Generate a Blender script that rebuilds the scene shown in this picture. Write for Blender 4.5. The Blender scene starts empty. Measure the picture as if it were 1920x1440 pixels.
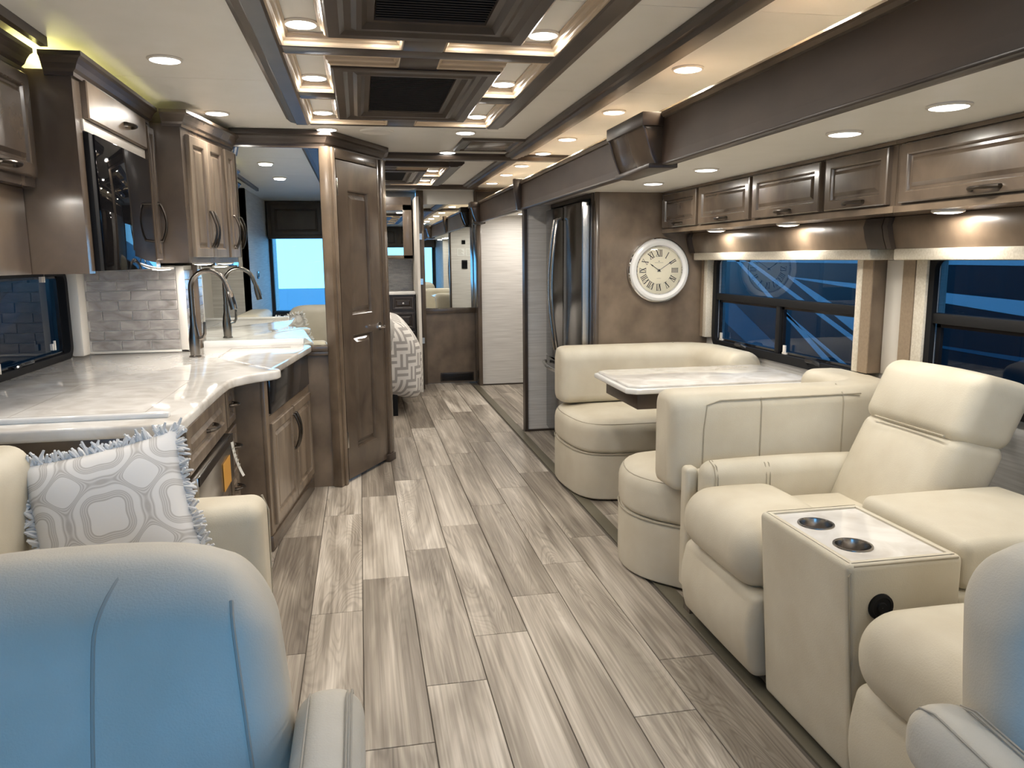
import bpy, bmesh, math, random
from mathutils import Vector, Matrix
random.seed(7)
S = bpy.context.scene
C = S.collection
PI = math.pi

def lin(r, g, b):
    f = lambda c: (c / 255 / 12.92) if c / 255 <= .04045 else ((c / 255 + .055) / 1.055) ** 2.4
    return (f(r), f(g), f(b))

# ---------------------------------------------------------------- camera
cam_d = bpy.data.cameras.new('camera'); cam = bpy.data.objects.new('camera', cam_d); C.objects.link(cam)
cam_d.sensor_width = 36; cam_d.lens = 1450 / 1920 * 36; cam_d.clip_start = .02; cam_d.clip_end = 200
cam.matrix_world = Matrix(((.98151634, .03913953, -.18733331, 0), (-.19117203, .15507661, -.96922882, 0),
                           (-.00888414, .98712681, .15969261, 1.35), (0, 0, 0, 1)))
S.camera = cam
# ---------------------------------------------------------------- world: blue overcast daylight
W = bpy.data.worlds.new('world'); S.world = W; W.use_nodes = True
nt = W.node_tree; bg = nt.nodes['Background']
tc = nt.nodes.new('ShaderNodeTexCoord'); sp = nt.nodes.new('ShaderNodeSeparateXYZ'); rp = nt.nodes.new('ShaderNodeValToRGB')
nt.links.new(tc.outputs['Generated'], sp.inputs[0]); nt.links.new(sp.outputs['Z'], rp.inputs[0]); nt.links.new(rp.outputs[0], bg.inputs[0])
rp.color_ramp.elements[0].position = 0; rp.color_ramp.elements[0].color = (.17, .55, 1, 1)
rp.color_ramp.elements[1].position = .6; rp.color_ramp.elements[1].color = (.09, .43, 1, 1)
bg.inputs[1].default_value = 4.2
# ---------------------------------------------------------------- colour management
S.view_settings.view_transform = 'Standard'; S.view_settings.look = 'None'
S.view_settings.exposure = 0.12; S.view_settings.gamma = 1.0; S.view_settings.use_curve_mapping = False
LED = (1, .94, .86)       # colour of the ceiling leds
LED_W = 3.2              # watts per ceiling puck

# ---------------------------------------------------------------- materials
M = {}
def newmat(name):
    m = bpy.data.materials.new(name); m.use_nodes = True; M[name] = m
    return m, m.node_tree, m.node_tree.nodes['Principled BSDF']
def setp(b, base=None, rough=None, metal=None, coat=None, coatr=None, spec=None, trans=None, sheen=None):
    if base is not None: b.inputs['Base Color'].default_value = (*base, 1)
    for k, v in (('Roughness', rough), ('Metallic', metal), ('Coat Weight', coat), ('Coat Roughness', coatr),
                 ('Specular IOR Level', spec), ('Transmission Weight', trans), ('Sheen Weight', sheen)):
        if v is not None: b.inputs[k].default_value = v
def plain(name, base, rough=.5, metal=0, **k):
    m, nt, b = newmat(name); setp(b, base, rough, metal, **k); return m
def noisy(name, c1, c2, scale=(5, 5, 5), nscale=1.0, rough=.5, bump=0, bscale=None, detail=5, lo=.3, hi=.7, dist=0, rnd=0, **k):
    """two-tone noise colour in object space, optional fine bump"""
    m, nt, b = newmat(name); setp(b, None, rough, **k); N = nt.nodes; L = nt.links
    tc = N.new('ShaderNodeTexCoord'); mp = N.new('ShaderNodeMapping'); mp.inputs['Scale'].default_value = scale
    L.new(tc.outputs['Object'], mp.inputs[0]); src = mp.outputs[0]
    if rnd:
        oi = N.new('ShaderNodeObjectInfo'); mm = N.new('ShaderNodeMath'); mm.operation = 'MULTIPLY'; mm.inputs[1].default_value = rnd
        L.new(oi.outputs['Random'], mm.inputs[0]); va = N.new('ShaderNodeVectorMath'); va.operation = 'ADD'
        L.new(src, va.inputs[0]); L.new(mm.outputs[0], va.inputs[1]); src = va.outputs[0]
    nz = N.new('ShaderNodeTexNoise'); nz.inputs['Scale'].default_value = nscale; nz.inputs['Detail'].default_value = detail
    nz.inputs['Distortion'].default_value = dist
    L.new(src, nz.inputs['Vector']); r = N.new('ShaderNodeValToRGB')
    r.color_ramp.elements[0].position = lo; r.color_ramp.elements[1].position = hi
    r.color_ramp.elements[0].color = (*c1, 1); r.color_ramp.elements[1].color = (*c2, 1)
    L.new(nz.outputs[0], r.inputs[0]); L.new(r.outputs[0], b.inputs['Base Color'])
    if bump:
        n2 = N.new('ShaderNodeTexNoise'); n2.inputs['Detail'].default_value = 3; n2.inputs['Scale'].default_value = 1
        mp2 = N.new('ShaderNodeMapping'); mp2.inputs['Scale'].default_value = bscale or (150, 150, 150)
        L.new(tc.outputs['Object'], mp2.inputs[0]); L.new(mp2.outputs[0], n2.inputs['Vector'])
        bp = N.new('ShaderNodeBump'); bp.inputs['Strength'].default_value = bump; bp.inputs['Distance'].default_value = .002
        L.new(n2.outputs[0], bp.inputs['Height']); L.new(bp.outputs[0], b.inputs['Normal'])
    return m
def emis(name, col, st):
    m, nt, b = newmat(name); setp(b, (0, 0, 0), .5); b.inputs['Emission Color'].default_value = (*col, 1); b.inputs['Emission Strength'].default_value = st
    return m
def glass(name, tint, refl=1.5):
    m, nt, b = newmat(name); N = nt.nodes; L = nt.links; N.remove(b)
    t = N.new('ShaderNodeBsdfTransparent'); t.inputs[0].default_value = (*tint, 1)
    g = N.new('ShaderNodeBsdfGlossy'); g.inputs['Roughness'].default_value = .0
    f = N.new('ShaderNodeFresnel'); f.inputs[0].default_value = refl; mx = N.new('ShaderNodeMixShader')
    ge = N.new('ShaderNodeNewGeometry'); mm = N.new('ShaderNodeMath'); mm.operation = 'SUBTRACT'; mm.inputs[0].default_value = 1; L.new(ge.outputs['Backfacing'], mm.inputs[1])
    mu = N.new('ShaderNodeMath'); mu.operation = 'MULTIPLY'; L.new(f.outputs[0], mu.inputs[0]); L.new(mm.outputs[0], mu.inputs[1])
    L.new(mu.outputs[0], mx.inputs[0]); L.new(t.outputs[0], mx.inputs[1]); L.new(g.outputs[0], mx.inputs[2])
    L.new(mx.outputs[0], N['Material Output'].inputs[0]); return m

noisy('wood', lin(72, 61, 52), lin(108, 94, 80), (3.5, 3.5, 2.2), 1.4, rough=.27, detail=6, lo=.25, hi=.75, dist=.6, coat=.35, coatr=.12)
noisy('wood_dark', lin(54, 45, 39), lin(76, 65, 56), (3, 3, 3), 1.4, rough=.36, detail=5, coat=.15, coatr=.25, spec=.4)
noisy('wood_matte', lin(62, 50, 42), lin(86, 71, 60), (3, 1.2, 3), 1.6, rough=.5, detail=7, spec=.35)
noisy('wood_panel', lin(94, 79, 64), lin(140, 122, 102), (3.2, 3.2, 2.6), 1.6, rough=.33, detail=9, coat=.25, coatr=.2)
noisy('wood_glaze', lin(88, 75, 63), lin(150, 134, 116), (9, 9, 1.0), 1.3, rough=.3, detail=6, dist=.5, coat=.3, coatr=.15)
noisy('leather', lin(199, 189, 168), lin(211, 203, 184), (3, 3, 3), 2, rough=.48, bump=.25, bscale=(260, 260, 260), spec=.4)
noisy('leather_seat', lin(196, 190, 176), lin(208, 202, 190), (3, 3, 3), 2, rough=.5, bump=.3, bscale=(300, 300, 300), spec=.4)
plain('seam', lin(168, 158, 138), .6)
plain('seam_seat', lin(165, 160, 150), .6)
noisy('wallpaper', lin(196, 192, 186), lin(222, 219, 214), (1.5, 1.5, 60), 2.2, rough=.6, detail=4, bump=.15, bscale=(15, 15, 300))
noisy('ceiling', lin(240, 238, 231), lin(244, 242, 236), (4, 4, 4), 2, rough=.38, spec=.45)
noisy('quartz', lin(206, 200, 192), lin(236, 233, 228), (3, 3, 3), 2.4, rough=.06, detail=7, lo=.3, hi=.65, dist=1.2)
plain('quartz_edge', lin(232, 230, 226), .1)
noisy('tile', lin(122, 116, 112), lin(186, 180, 175), (6, 6, 14), 1.2, rough=.15, detail=5, lo=.25, hi=.75, dist=1.8, rnd=40)
plain('grout', lin(214, 209, 202), .7)
plain('white_trim', lin(226, 220, 210), .35)
noisy('fabric_cream', lin(206, 196, 176), lin(226, 218, 202), (60, 60, 60), 2, rough=.8, bump=.3, bscale=(400, 400, 400))
noisy('fabric_tan', lin(140, 121, 99), lin(152, 133, 110), (40, 40, 40), 2, rough=.7)
plain('chrome', (.85, .85, .85), .06, 1)
plain('cup_steel', (.42, .39, .36), .22, 1)
plain('steel', (.62, .61, .59), .22, 1)
plain('black_steel', (.17, .165, .16), .16, 1)
plain('bronze', (.09, .078, .068), .3, 1)
plain('brushed_bronze', (.21, .19, .17), .25, 1)
plain('black_glass', (.006, .006, .007), .03, spec=.12)
plain('black', (.010, .010, .011), .6, spec=.2)
plain('black_gloss', (.012, .012, .014), .12)
plain('dark_grille', (.03, .028, .026), .45)
plain('mirror', (.80, .83, .81), .0, 1)
plain('strip_metal', lin(104, 98, 82), .45)
plain('groove', lin(104, 97, 88), .8)
plain('seam_line', lin(160, 153, 145), .5)
plain('clock_face', lin(232, 224, 200), .4)
plain('clock_ring', lin(236, 234, 230), .25)
plain('ink', lin(38, 36, 36), .5)
plain('ink_blue', lin(32, 48, 82), .4)
plain('ink_grey', lin(170, 165, 152), .6)
plain('tag_white', lin(228, 228, 224), .6)
plain('tag_orange', lin(206, 150, 60), .6)
plain('lit_face_tone', lin(206, 186, 160), .22, spec=.6)  # lamplit wood of the tray recesses, its brightness put into the colour
plain('dash', (.02, .022, .026), .6)
noisy('throw', lin(160, 158, 154), lin(178, 176, 172), (40, 40, 40), 2, rough=.9)
plain('fringe', lin(222, 222, 222), .9)
noisy('mosaic', lin(120, 116, 112), lin(186, 182, 176), (7, 7, 70), 1.6, rough=.3, detail=3)
emis('lens', (1, .97, .92), 9)
emis('led_strip', (1, .92, .32), 34)
emis('screen', (.55, .75, 1), 1.2)
glass('glass_tint', (.46, .47, .47), 1.5)
glass('glass_dark', (.22, .22, .22), 1.5)
glass('glass_clear', (.94, .96, .97), 1.4)
plain('coach_dark', lin(46, 52, 62), .3)
plain('coach_blue', lin(70, 120, 140), .4)
plain('coach_light', lin(232, 238, 245), .4)
plain('asphalt', lin(120, 122, 126), .9)

def plank_mat():
    m, nt, b = newmat('plank'); N = nt.nodes; L = nt.links; setp(b, None, .42)
    tc = N.new('ShaderNodeTexCoord'); oi = N.new('ShaderNodeObjectInfo')
    mu = N.new('ShaderNodeMath'); mu.operation = 'MULTIPLY'; mu.inputs[1].default_value = 57; L.new(oi.outputs['Random'], mu.inputs[0])
    va = N.new('ShaderNodeVectorMath'); va.operation = 'ADD'; L.new(tc.outputs['Object'], va.inputs[0]); L.new(mu.outputs[0], va.inputs[1])
    def nz(sc, s, det, dist):
        mp = N.new('ShaderNodeMapping'); mp.inputs['Scale'].default_value = sc; L.new(va.outputs[0], mp.inputs[0])
        n = N.new('ShaderNodeTexNoise'); n.inputs['Scale'].default_value = s; n.inputs['Detail'].default_value = det; n.inputs['Distortion'].default_value = dist
        L.new(mp.outputs[0], n.inputs['Vector']); return n.outputs[0]
    big = nz((7, .8, 1), 1.2, 3, .9); grain = nz((95, 1.3, 1), 1.1, 4, .3); mid = nz((24, .8, 1), 1.3, 5, 1.0)
    def math_(op, a, bb):
        x = N.new('ShaderNodeMath'); x.operation = op
        for i, v in enumerate((a, bb)):
            if isinstance(v, (int, float)): x.inputs[i].default_value = v
            else: L.new(v, x.inputs[i])
        return x.outputs[0]
    v = math_('ADD', math_('MULTIPLY', big, .62), math_('ADD', math_('MULTIPLY', mid, .28), math_('MULTIPLY', grain, .34)))
    v = math_('ADD', v, math_('MULTIPLY', math_('SUBTRACT', oi.outputs['Random'], .5), .16))
    r = N.new('ShaderNodeValToRGB'); e = r.color_ramp.elements
    e[0].position = .43; e[0].color = (*lin(116, 106, 95), 1); e[1].position = .82; e[1].color = (*lin(222, 213, 200), 1)
    x = e.new(.57); x.color = (*lin(152, 142, 129), 1); x = e.new(.68); x.color = (*lin(184, 174, 160), 1)
    L.new(v, r.inputs[0])
    # contour lines of a stretched noise give knots and cathedral figure
    fig = nz((5.5, .75, 1), 1.0, 1.5, .7); msk = nz((4, .8, 1), .9, 1, 0)
    ln_ = math_('MULTIPLY', math_('ADD', math_('SINE', math_('MULTIPLY', fig, 210), 0), 1), .5)
    rr = N.new('ShaderNodeValToRGB'); rr.color_ramp.elements[0].position = .0; rr.color_ramp.elements[0].color = (.52, .5, .48, 1); rr.color_ramp.elements[1].position = .5; rr.color_ramp.elements[1].color = (1, 1, 1, 1)
    L.new(ln_, rr.inputs[0])
    mx = N.new('ShaderNodeMix'); mx.data_type = 'RGBA'; mx.blend_type = 'MULTIPLY'; mr = N.new('ShaderNodeMapRange'); mr.inputs[1].default_value = .45; mr.inputs[2].default_value = .62; mr.inputs[4].default_value = .5; L.new(msk, mr.inputs[0]); L.new(mr.outputs[0], mx.inputs[0])
    L.new(r.outputs[0], mx.inputs[6]); L.new(rr.outputs[0], mx.inputs[7]); L.new(mx.outputs[2], b.inputs['Base Color'])
    bp = N.new('ShaderNodeBump'); bp.inputs['Strength'].default_value = .12; bp.inputs['Distance'].default_value = .002
    L.new(v, bp.inputs['Height']); L.new(bp.outputs[0], b.inputs['Normal'])
plank_mat()

def ring_pattern(name, c_bg, c_line, scale, freq):
    """quatrefoil-like woven rings: voronoi distance folded into lines"""
    m, nt, b = newmat(name); N = nt.nodes; L = nt.links; setp(b, None, .85)
    tc = N.new('ShaderNodeTexCoord'); mp = N.new('ShaderNodeMapping'); mp.inputs['Scale'].default_value = (scale,) * 3
    L.new(tc.outputs['Object'], mp.inputs[0])
    sx = N.new('ShaderNodeSeparateXYZ'); L.new(mp.outputs[0], sx.inputs[0])
    def mt(op, a, bb=None):
        x = N.new('ShaderNodeMath'); x.operation = op
        for i, v in enumerate((a, bb)):
            if v is None: continue
            if isinstance(v, (int, float)): x.inputs[i].default_value = v
            else: L.new(v, x.inputs[i])
        return x.outputs[0]
    # cos x + cos y iso-lines make wavy trellis and round medallions
    v = mt('ADD', mt('COSINE', sx.outputs[0]), mt('COSINE', sx.outputs[1]))
    v2 = mt('MULTIPLY', mt('ADD', mt('COSINE', mt('MULTIPLY', sx.outputs[0], 2)), mt('COSINE', mt('MULTIPLY', sx.outputs[1], 2))), .35)
    v = mt('ABSOLUTE', mt('SUBTRACT', v, v2))
    ln = mt('SINE', mt('MULTIPLY', v, freq)); band = mt('LESS_THAN', mt('ABSOLUTE', mt('SUBTRACT', v, 0.75)), .42)
    f = mt('MULTIPLY', mt('ADD', mt('MULTIPLY', ln, .3), .55), band)
    mx = N.new('ShaderNodeMix'); mx.data_type = 'RGBA'; mx.inputs[6].default_value = (*c_bg, 1); mx.inputs[7].default_value = (*c_line, 1)
    L.new(f, mx.inputs[0]); L.new(mx.outputs[2], b.inputs['Base Color'])
ring_pattern('pillow_cloth', lin(230, 228, 226), lin(180, 176, 172), 34, 30)
def key_pattern():
    m, nt, b = newmat('bed_cloth'); N = nt.nodes; L = nt.links; setp(b, None, .85)
    tc = N.new('ShaderNodeTexCoord')
    sx = N.new('ShaderNodeSeparateXYZ'); L.new(tc.outputs['Object'], sx.inputs[0])
    def mt(op, a, bb=0):
        x = N.new('ShaderNodeMath'); x.operation = op
        for i, v in enumerate((a, bb)):
            if isinstance(v, (int, float)): x.inputs[i].default_value = v
            else: L.new(v, x.inputs[i])
        return x.outputs[0]
    # u runs round the bed, v goes down; stepped zig-zag of stripes that turn at every block
    u = mt('MULTIPLY', mt('ADD', sx.outputs[0], sx.outputs[1]), 9.0); v = mt('MULTIPLY', mt('SUBTRACT', sx.outputs[2], mt('MULTIPLY', sx.outputs[1], .0)), 9.0)
    ck = mt('MODULO', mt('ADD', mt('FLOOR', u), mt('ADD', mt('FLOOR', v), 40)), 2)
    st = mt('ADD', mt('MULTIPLY', ck, u), mt('MULTIPLY', mt('SUBTRACT', 1, ck), v))
    ln = mt('GREATER_THAN', mt('FRACT', mt('MULTIPLY', st, 2.0)), .55)
    mx = N.new('ShaderNodeMix'); mx.data_type = 'RGBA'; mx.inputs[6].default_value = (*lin(232, 229, 224), 1); mx.inputs[7].default_value = (*lin(172, 168, 164), 1)
    L.new(ln, mx.inputs[0]); L.new(mx.outputs[2], b.inputs['Base Color'])
key_pattern()

# ---------------------------------------------------------------- mesh builder
OFF = {}
def V3(*a): return Vector(a)
class G:
    def __init__(s): s.v = []; s.f = []
    def add(s, vs, fs):
        o = len(s.v); s.v += [Vector(p) for p in vs]; s.f += [tuple(i + o for i in f) for f in fs]; return s
    def box(s, x0, x1, y0, y1, z0, z1):
        return s.add([(x, y, z) for z in (z0, z1) for x, y in ((x0, y0), (x1, y0), (x1, y1), (x0, y1))],
                     [(3, 2, 1, 0), (4, 5, 6, 7), (0, 1, 5, 4), (1, 2, 6, 5), (2, 3, 7, 6), (3, 0, 4, 7)])
    def obox(s, O, U, Vv, N, u0, u1, v0, v1, n0, n1):
        O, U, Vv, N = map(Vector, (O, U, Vv, N)); g = G().box(u0, u1, v0, v1, n0, n1)
        return s.add([O + U * p.x + Vv * p.y + N * p.z for p in g.v], g.f)
    def prism(s, pts, ext):
        n = len(pts); e = Vector(ext); a = [Vector(p) for p in pts]
        return s.add(a + [p + e for p in a], [tuple(range(n))[::-1], tuple(range(n, 2 * n))] + [(i, (i + 1) % n, n + (i + 1) % n, n + i) for i in range(n)])
    def rings(s, R, cap0=True, cap1=True, loop=True):
        n = len(R[0]); fs = []
        for k in range(len(R) - 1):
            for i in range(n if loop else n - 1):
                j = (i + 1) % n; fs.append((k * n + i, k * n + j, (k + 1) * n + j, (k + 1) * n + i))
        if cap0: fs.append(tuple(range(n))[::-1])
        if cap1: fs.append(tuple((len(R) - 1) * n + i for i in range(n)))
        return s.add([p for r in R for p in r], fs)
    def tube(s, path, r, n=8, caps=True, flat=1.0, up=None):
        P = [Vector(p) for p in path]; R = []; prev = None
        for i, p in enumerate(P):
            t = (P[min(i + 1, len(P) - 1)] - P[max(i - 1, 0)]).normalized()
            a = prev if prev else (Vector(up) if up else (Vector((0, 0, 1)) if abs(t.z) < .9 else Vector((1, 0, 0))))
            b = t.cross(a).normalized(); a = b.cross(t).normalized(); prev = a
            rr = r[i] if isinstance(r, (list, tuple)) else r
            R.append([p + a * (math.cos(2 * PI * k / n) * rr * flat) + b * (math.sin(2 * PI * k / n) * rr) for k in range(n)])
        return s.rings(R, caps, caps)
    def lathe(s, prof, c=(0, 0, 0), ax='z', n=24, caps=True):
        c = Vector(c); R = []
        for r, h in prof:
            ring = []
            for k in range(n):
                a = 2 * PI * k / n; u, w = math.cos(a) * r, math.sin(a) * r
                ring.append(c + (Vector((u, w, h)) if ax == 'z' else Vector((h, u, w)) if ax == 'x' else Vector((w, h, u))))
            R.append(ring)
        return s.rings(R, caps, caps)
    def panel(s, O, U, Vv, N, w, h, loops):
        O, U, Vv, N = map(Vector, (O, U, Vv, N))
        R = [[O + U * i + Vv * i + N * d, O + U * (w - i) + Vv * i + N * d, O + U * (w - i) + Vv * (h - i) + N * d, O + U * i + Vv * (h - i) + N * d] for i, d in loops]
        return s.rings(R, True, True)
    def cushion(s, x0, x1, y0, y1, z0, z1, r, puff=(0, 0, 0), f=None, m=7, k=4):
        c = Vector(((x0 + x1) / 2, (y0 + y1) / 2, (z0 + z1) / 2)); h = ((x1 - x0) / 2, (y1 - y0) / 2, (z1 - z0) / 2)
        r = min(r, min(h) * .999)
        def ax(hh):
            a = [-hh + r * (1 - math.tan(PI / 4 * (1 - i / k))) for i in range(k)]
            b = [-(hh - r) + 2 * (hh - r) * i / m for i in range(m + 1)] if hh - r > 1e-4 else [0]
            return a + b + [-q for q in a[::-1]]
        A = [ax(q) for q in h]; idx = {}; vs = []; fs = []
        def vert(p):
            key = tuple(round(q, 6) for q in p)
            if key in idx: return idx[key]
            inn = Vector([max(-(h[i] - r), min(h[i] - r, p[i])) for i in range(3)]); d = Vector(p) - inn
            q = inn + (d.normalized() * r if d.length > 1e-9 else d)
            t = [q[i] / h[i] for i in range(3)]
            o = Vector((puff[0] * t[0] * max(0, (1 - t[1] ** 2)) * max(0, (1 - t[2] ** 2)), puff[1] * t[1] * max(0, (1 - t[0] ** 2)) * max(0, (1 - t[2] ** 2)),
                        puff[2] * t[2] * max(0, (1 - t[0] ** 2)) * max(0, (1 - t[1] ** 2))))
            w = c + q + o; w = Vector(f(w)) if f else w
            idx[key] = len(vs); vs.append(w); return idx[key]
        for d in range(3):
            e, g = [(1, 2), (2, 0), (0, 1)][d]
            for sg in (-1, 1):
                for i in range(len(A[e]) - 1):
                    for j in range(len(A[g]) - 1):
                        q = []
                        for (ii, jj) in ((i, j), (i + 1, j), (i + 1, j + 1), (i, j + 1)):
                            p = [0, 0, 0]; p[d] = sg * h[d]; p[e] = A[e][ii]; p[g] = A[g][jj]; q.append(vert(p))
                        fs.append(tuple(q) if sg > 0 else tuple(q[::-1]))
        return s.add(vs, fs)
    def soft(s, poly, z0, z1, rb, rt, seg=5, puff=0.0):
        """plan outline extruded with rounded rims (poly counter-clockwise)"""
        n = len(poly); P = [Vector((p[0], p[1], 0)) for p in poly]; nn = []
        for i in range(n):
            t = (P[(i + 1) % n] - P[i - 1]).normalized(); nn.append(Vector((-t.y, t.x, 0)))
        R = []
        def ring(off, z): R.append([P[i] + nn[i] * off + Vector((0, 0, z)) for i in range(n)])
        for k in range(seg + 1):
            a = PI / 2 * k / seg; ring(rb * (1 - math.sin(a)), z0 + rb * (1 - math.cos(a)))
        for k in range(seg + 1):
            a = PI / 2 * k / seg; ring(rt * (1 - math.cos(a)), z1 - rt * (1 - math.sin(a)))
        cx = sum((p for p in R[-1]), Vector()) / n
        last = R[-1]
        for q in (.25, .5, .75): R.append([p.lerp(cx, q) + Vector((0, 0, puff * (1 - (1 - q) ** 2))) for p in last])
        return s.rings(R)

def smooth_poly(pts, it=2):
    for _ in range(it):
        q = []
        for i in range(len(pts)):
            a, b = pts[i], pts[(i + 1) % len(pts)]
            q += [(a[0] * .75 + b[0] * .25, a[1] * .75 + b[1] * .25), (a[0] * .25 + b[0] * .75, a[1] * .25 + b[1] * .75)]
        pts = q
    return pts

def put(g, name, mat, parent=None, smooth=False, bevel=0, seg=2, off=None, angle=35):
    me = bpy.data.meshes.new(name)
    if parent is not None: off = OFF[parent.name]
    elif off is None:
        xs = [p.x for p in g.v]; ys = [p.y for p in g.v]; off = Vector(((min(xs) + max(xs)) / 2, (min(ys) + max(ys)) / 2, min(p.z for p in g.v)))
    off = Vector(off)
    me.from_pydata([p - off for p in g.v], [], g.f)
    bm = bmesh.new(); bm.from_mesh(me); bmesh.ops.recalc_face_normals(bm, faces=bm.faces)
    if bevel:
        es = [e for e in bm.edges if len(e.link_faces) == 2 and e.calc_face_angle(0) > .5]
        bmesh.ops.bevel(bm, geom=es, offset=bevel, segments=seg, profile=.5, affect='EDGES', clamp_overlap=True)
    bm.to_mesh(me); bm.free()
    if smooth or bevel:
        me.polygons.foreach_set('use_smooth', [True] * len(me.polygons)); me.set_sharp_from_angle(angle=math.radians(angle))
    me.materials.append(M[mat] if isinstance(mat, str) else mat)
    o = bpy.data.objects.new(name, me); C.objects.link(o)
    if parent is None: o.location = off
    else: o.parent = parent
    OFF[o.name] = off
    return o
def tag(o, label=None, cat=None, group=None, kind=None):
    for k, v in (('label', label), ('category', cat), ('group', group), ('kind', kind)):
        if v: o[k] = v
    return o
def thing(name, loc, label, cat, group=None, rotz=0, local=False, kind=None):
    o = bpy.data.objects.new(name, None); C.objects.link(o); o.location = loc; o.rotation_euler = (0, 0, rotz); o.empty_display_size = .05
    OFF[o.name] = Vector((0, 0, 0)) if (local or rotz) else Vector(loc)
    return tag(o, label, cat, group, kind)
def copy_tree(o, parent=None, **kw):
    c = o.copy(); C.objects.link(c); c.parent = parent; OFF[c.name] = OFF.get(o.name, Vector((0, 0, 0)))
    for ch in list(o.children): copy_tree(ch, c)
    return c
def struct(g, name, mat, **k):
    return tag(put(g, name, mat, **k), kind='structure')
X, Y, Z = V3(1, 0, 0), V3(0, 1, 0), V3(0, 0, 1)

def raised_door(name, parent, O, U, w, h, t=.02, fw=.045, mat='wood', V=None):
    V = V or Z; U = Vector(U).normalized(); N = U.cross(V); fw = min(fw, w * .3, h * .3)
    L = [(0, 0), (0, t - .004), (.004, t), (fw - .004, t), (fw, t - .003), (fw + .004, t - .012), (fw + .012, t - .012), (fw + .026, t - .003), (fw + .028, t - .003)]
    return put(G().panel(O, U, V, N, w, h, L), name, mat, parent)
def pull(parent, P, D, N, ln=.12, mat='bronze', out=.03, r=.0068, name='handle'):
    P, D, N = map(Vector, (P, D, N)); D = D.normalized(); N = N.normalized()
    path = [P - D * ln / 2 - N * .002]
    for k in range(9):
        a = -1 + 2 * k / 8; path.append(P + D * (a * ln / 2) + N * (out * (1 - .75 * a * a)))
    path.append(P + D * ln / 2 - N * .002)
    rs = [r * 1.5] + [r * (1 + .35 * abs(-1 + 2 * k / 8)) for k in range(9)] + [r * 1.5]
    return put(G().tube(path, rs, 8, flat=.8), name, mat, parent, smooth=True)
# ================================================================ SETTING
HC = 2.07
def ywall(x0, x1, y0, y1, z0, z1, holes):
    """wall slab lying in the yz plane with rectangular holes (ya,yb,za,zb)"""
    g = G(); ys = sorted({y0, y1, *[h[0] for h in holes], *[h[1] for h in holes]})
    for a, b in zip(ys, ys[1:]):
        hs = [h for h in holes if h[0] <= a and h[1] >= b]
        if not hs: g.box(x0, x1, a, b, z0, z1)
        for h in hs:
            g.box(x0, x1, a, b, z0, h[2]); g.box(x0, x1, a, b, h[3], z1)
    return g
# ---- floor with planks
fl = struct(G().box(-1.6, 2.4, -1.8, 8.7, -.08, -.006), 'floor', 'groove', off=(0, 0, 0))
PW, PL = .1975, 1.19
pcache = {}
def plank(x0, x1, y0, y1, top=0.0):
    w, l = round(x1 - x0 - .003, 4), round(y1 - y0 - .003, 4)
    if w < .02 or l < .03: return
    key = (w, l)
    if key not in pcache:
        o = put(G().box(-w / 2, w / 2, -l / 2, l / 2, -.0065, 0), 'plank', 'plank', parent=None, bevel=.0012, seg=1, off=(0, 0, 0)); pcache[key] = o.data
    else:
        o = bpy.data.objects.new('plank', pcache[key]); C.objects.link(o)
    o.parent = fl; o.location = ((x0 + x1) / 2, (y0 + y1) / 2, top)
def lay(xa, xb, ya, yb, top=0.0):
    k0 = int(math.floor((xa + .04) / PW)) - 1
    for k in range(k0, k0 + 40):
        a, b = max(xa, -.04 + k * PW), min(xb, -.04 + (k + 1) * PW)
        if b - a < .02: continue
        y = (2.009 + .2975 * k) % PL - PL * 4
        while y < yb:
            c, d = max(ya, y), min(yb, y + PL)
            if d - c > .03: plank(a, b, c, d, top)
            y += PL
lay(-.63, 1.158, -.6, 8.44)
lay(1.225, 2.02, .9, 5.86, -.001)
lay(1.225, 1.9, 5.93, 8.18, -.001)
struct(G().box(1.158, 1.222, -.2, 8.2, -.006, .004), 'trim_1', 'strip_metal', bevel=.002)
# ---- ceiling
ce = struct(G().box(-1.6, 1.75, -1.8, 8.7, HC + .005, HC + .12), 'ceiling', 'white_trim', off=(0, 0, 0))
for a, b in ((-1.8, -.2), (-.2, 1.1), (1.1, 2.26), (2.26, 3.41), (3.41, 4.56), (4.56, 5.52), (5.52, 6.7), (6.7, 7.78), (7.78, 8.7)):
    put(G().box(-1.6, 1.75, a + .0015, b - .0015, HC, HC + .006), 'ceiling_panel', 'ceiling', ce)
cs = struct(G().box(1.245, 2.3, .75, 5.9, 1.755, 1.80), 'ceiling_slide', 'ceiling', off=(0, 0, 0))
struct(G().box(1.30, 1.98, 5.9, 8.3, 1.80, 1.84), 'ceiling_hall', 'ceiling', off=(0, 0, 0))
# ---- right side walls
wr = struct(ywall(2.22, 2.28, .75, 5.9, 0, 1.80, [(1.15, 2.70, .80, 1.36), (3.08, 4.60, .80, 1.36)]), 'wall_right', 'wallpaper')
struct(G().box(1.69, 1.75, -1.0, .75, 0, HC + .01).box(1.69, 2.28, .75, .80, 0, 1.80).box(1.69, 1.75, .75, 8.7, 1.80, HC + .01), 'wall_right_front', 'wallpaper')
struct(G().box(1.24, 1.75, 8.45, 8.5, 0, HC + .01), 'wall_back_corner', 'wood_panel')
struct(G().box(1.90, 1.96, 5.93, 8.25, 0, 1.84), 'wall_right_hall', 'wallpaper')
struct(G().box(1.262, 1.96, 8.2, 8.26, 0, 1.84), 'wall_back_right', 'wallpaper')
struct(G().box(1.22, 1.262, 8.17, 8.45, 0, 1.84), 'trim_2', 'wood', bevel=.004)
struct(G().box(1.262, 1.9, 8.19, 8.2, 0, .012), 'baseboard_back', 'wood_dark')
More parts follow.
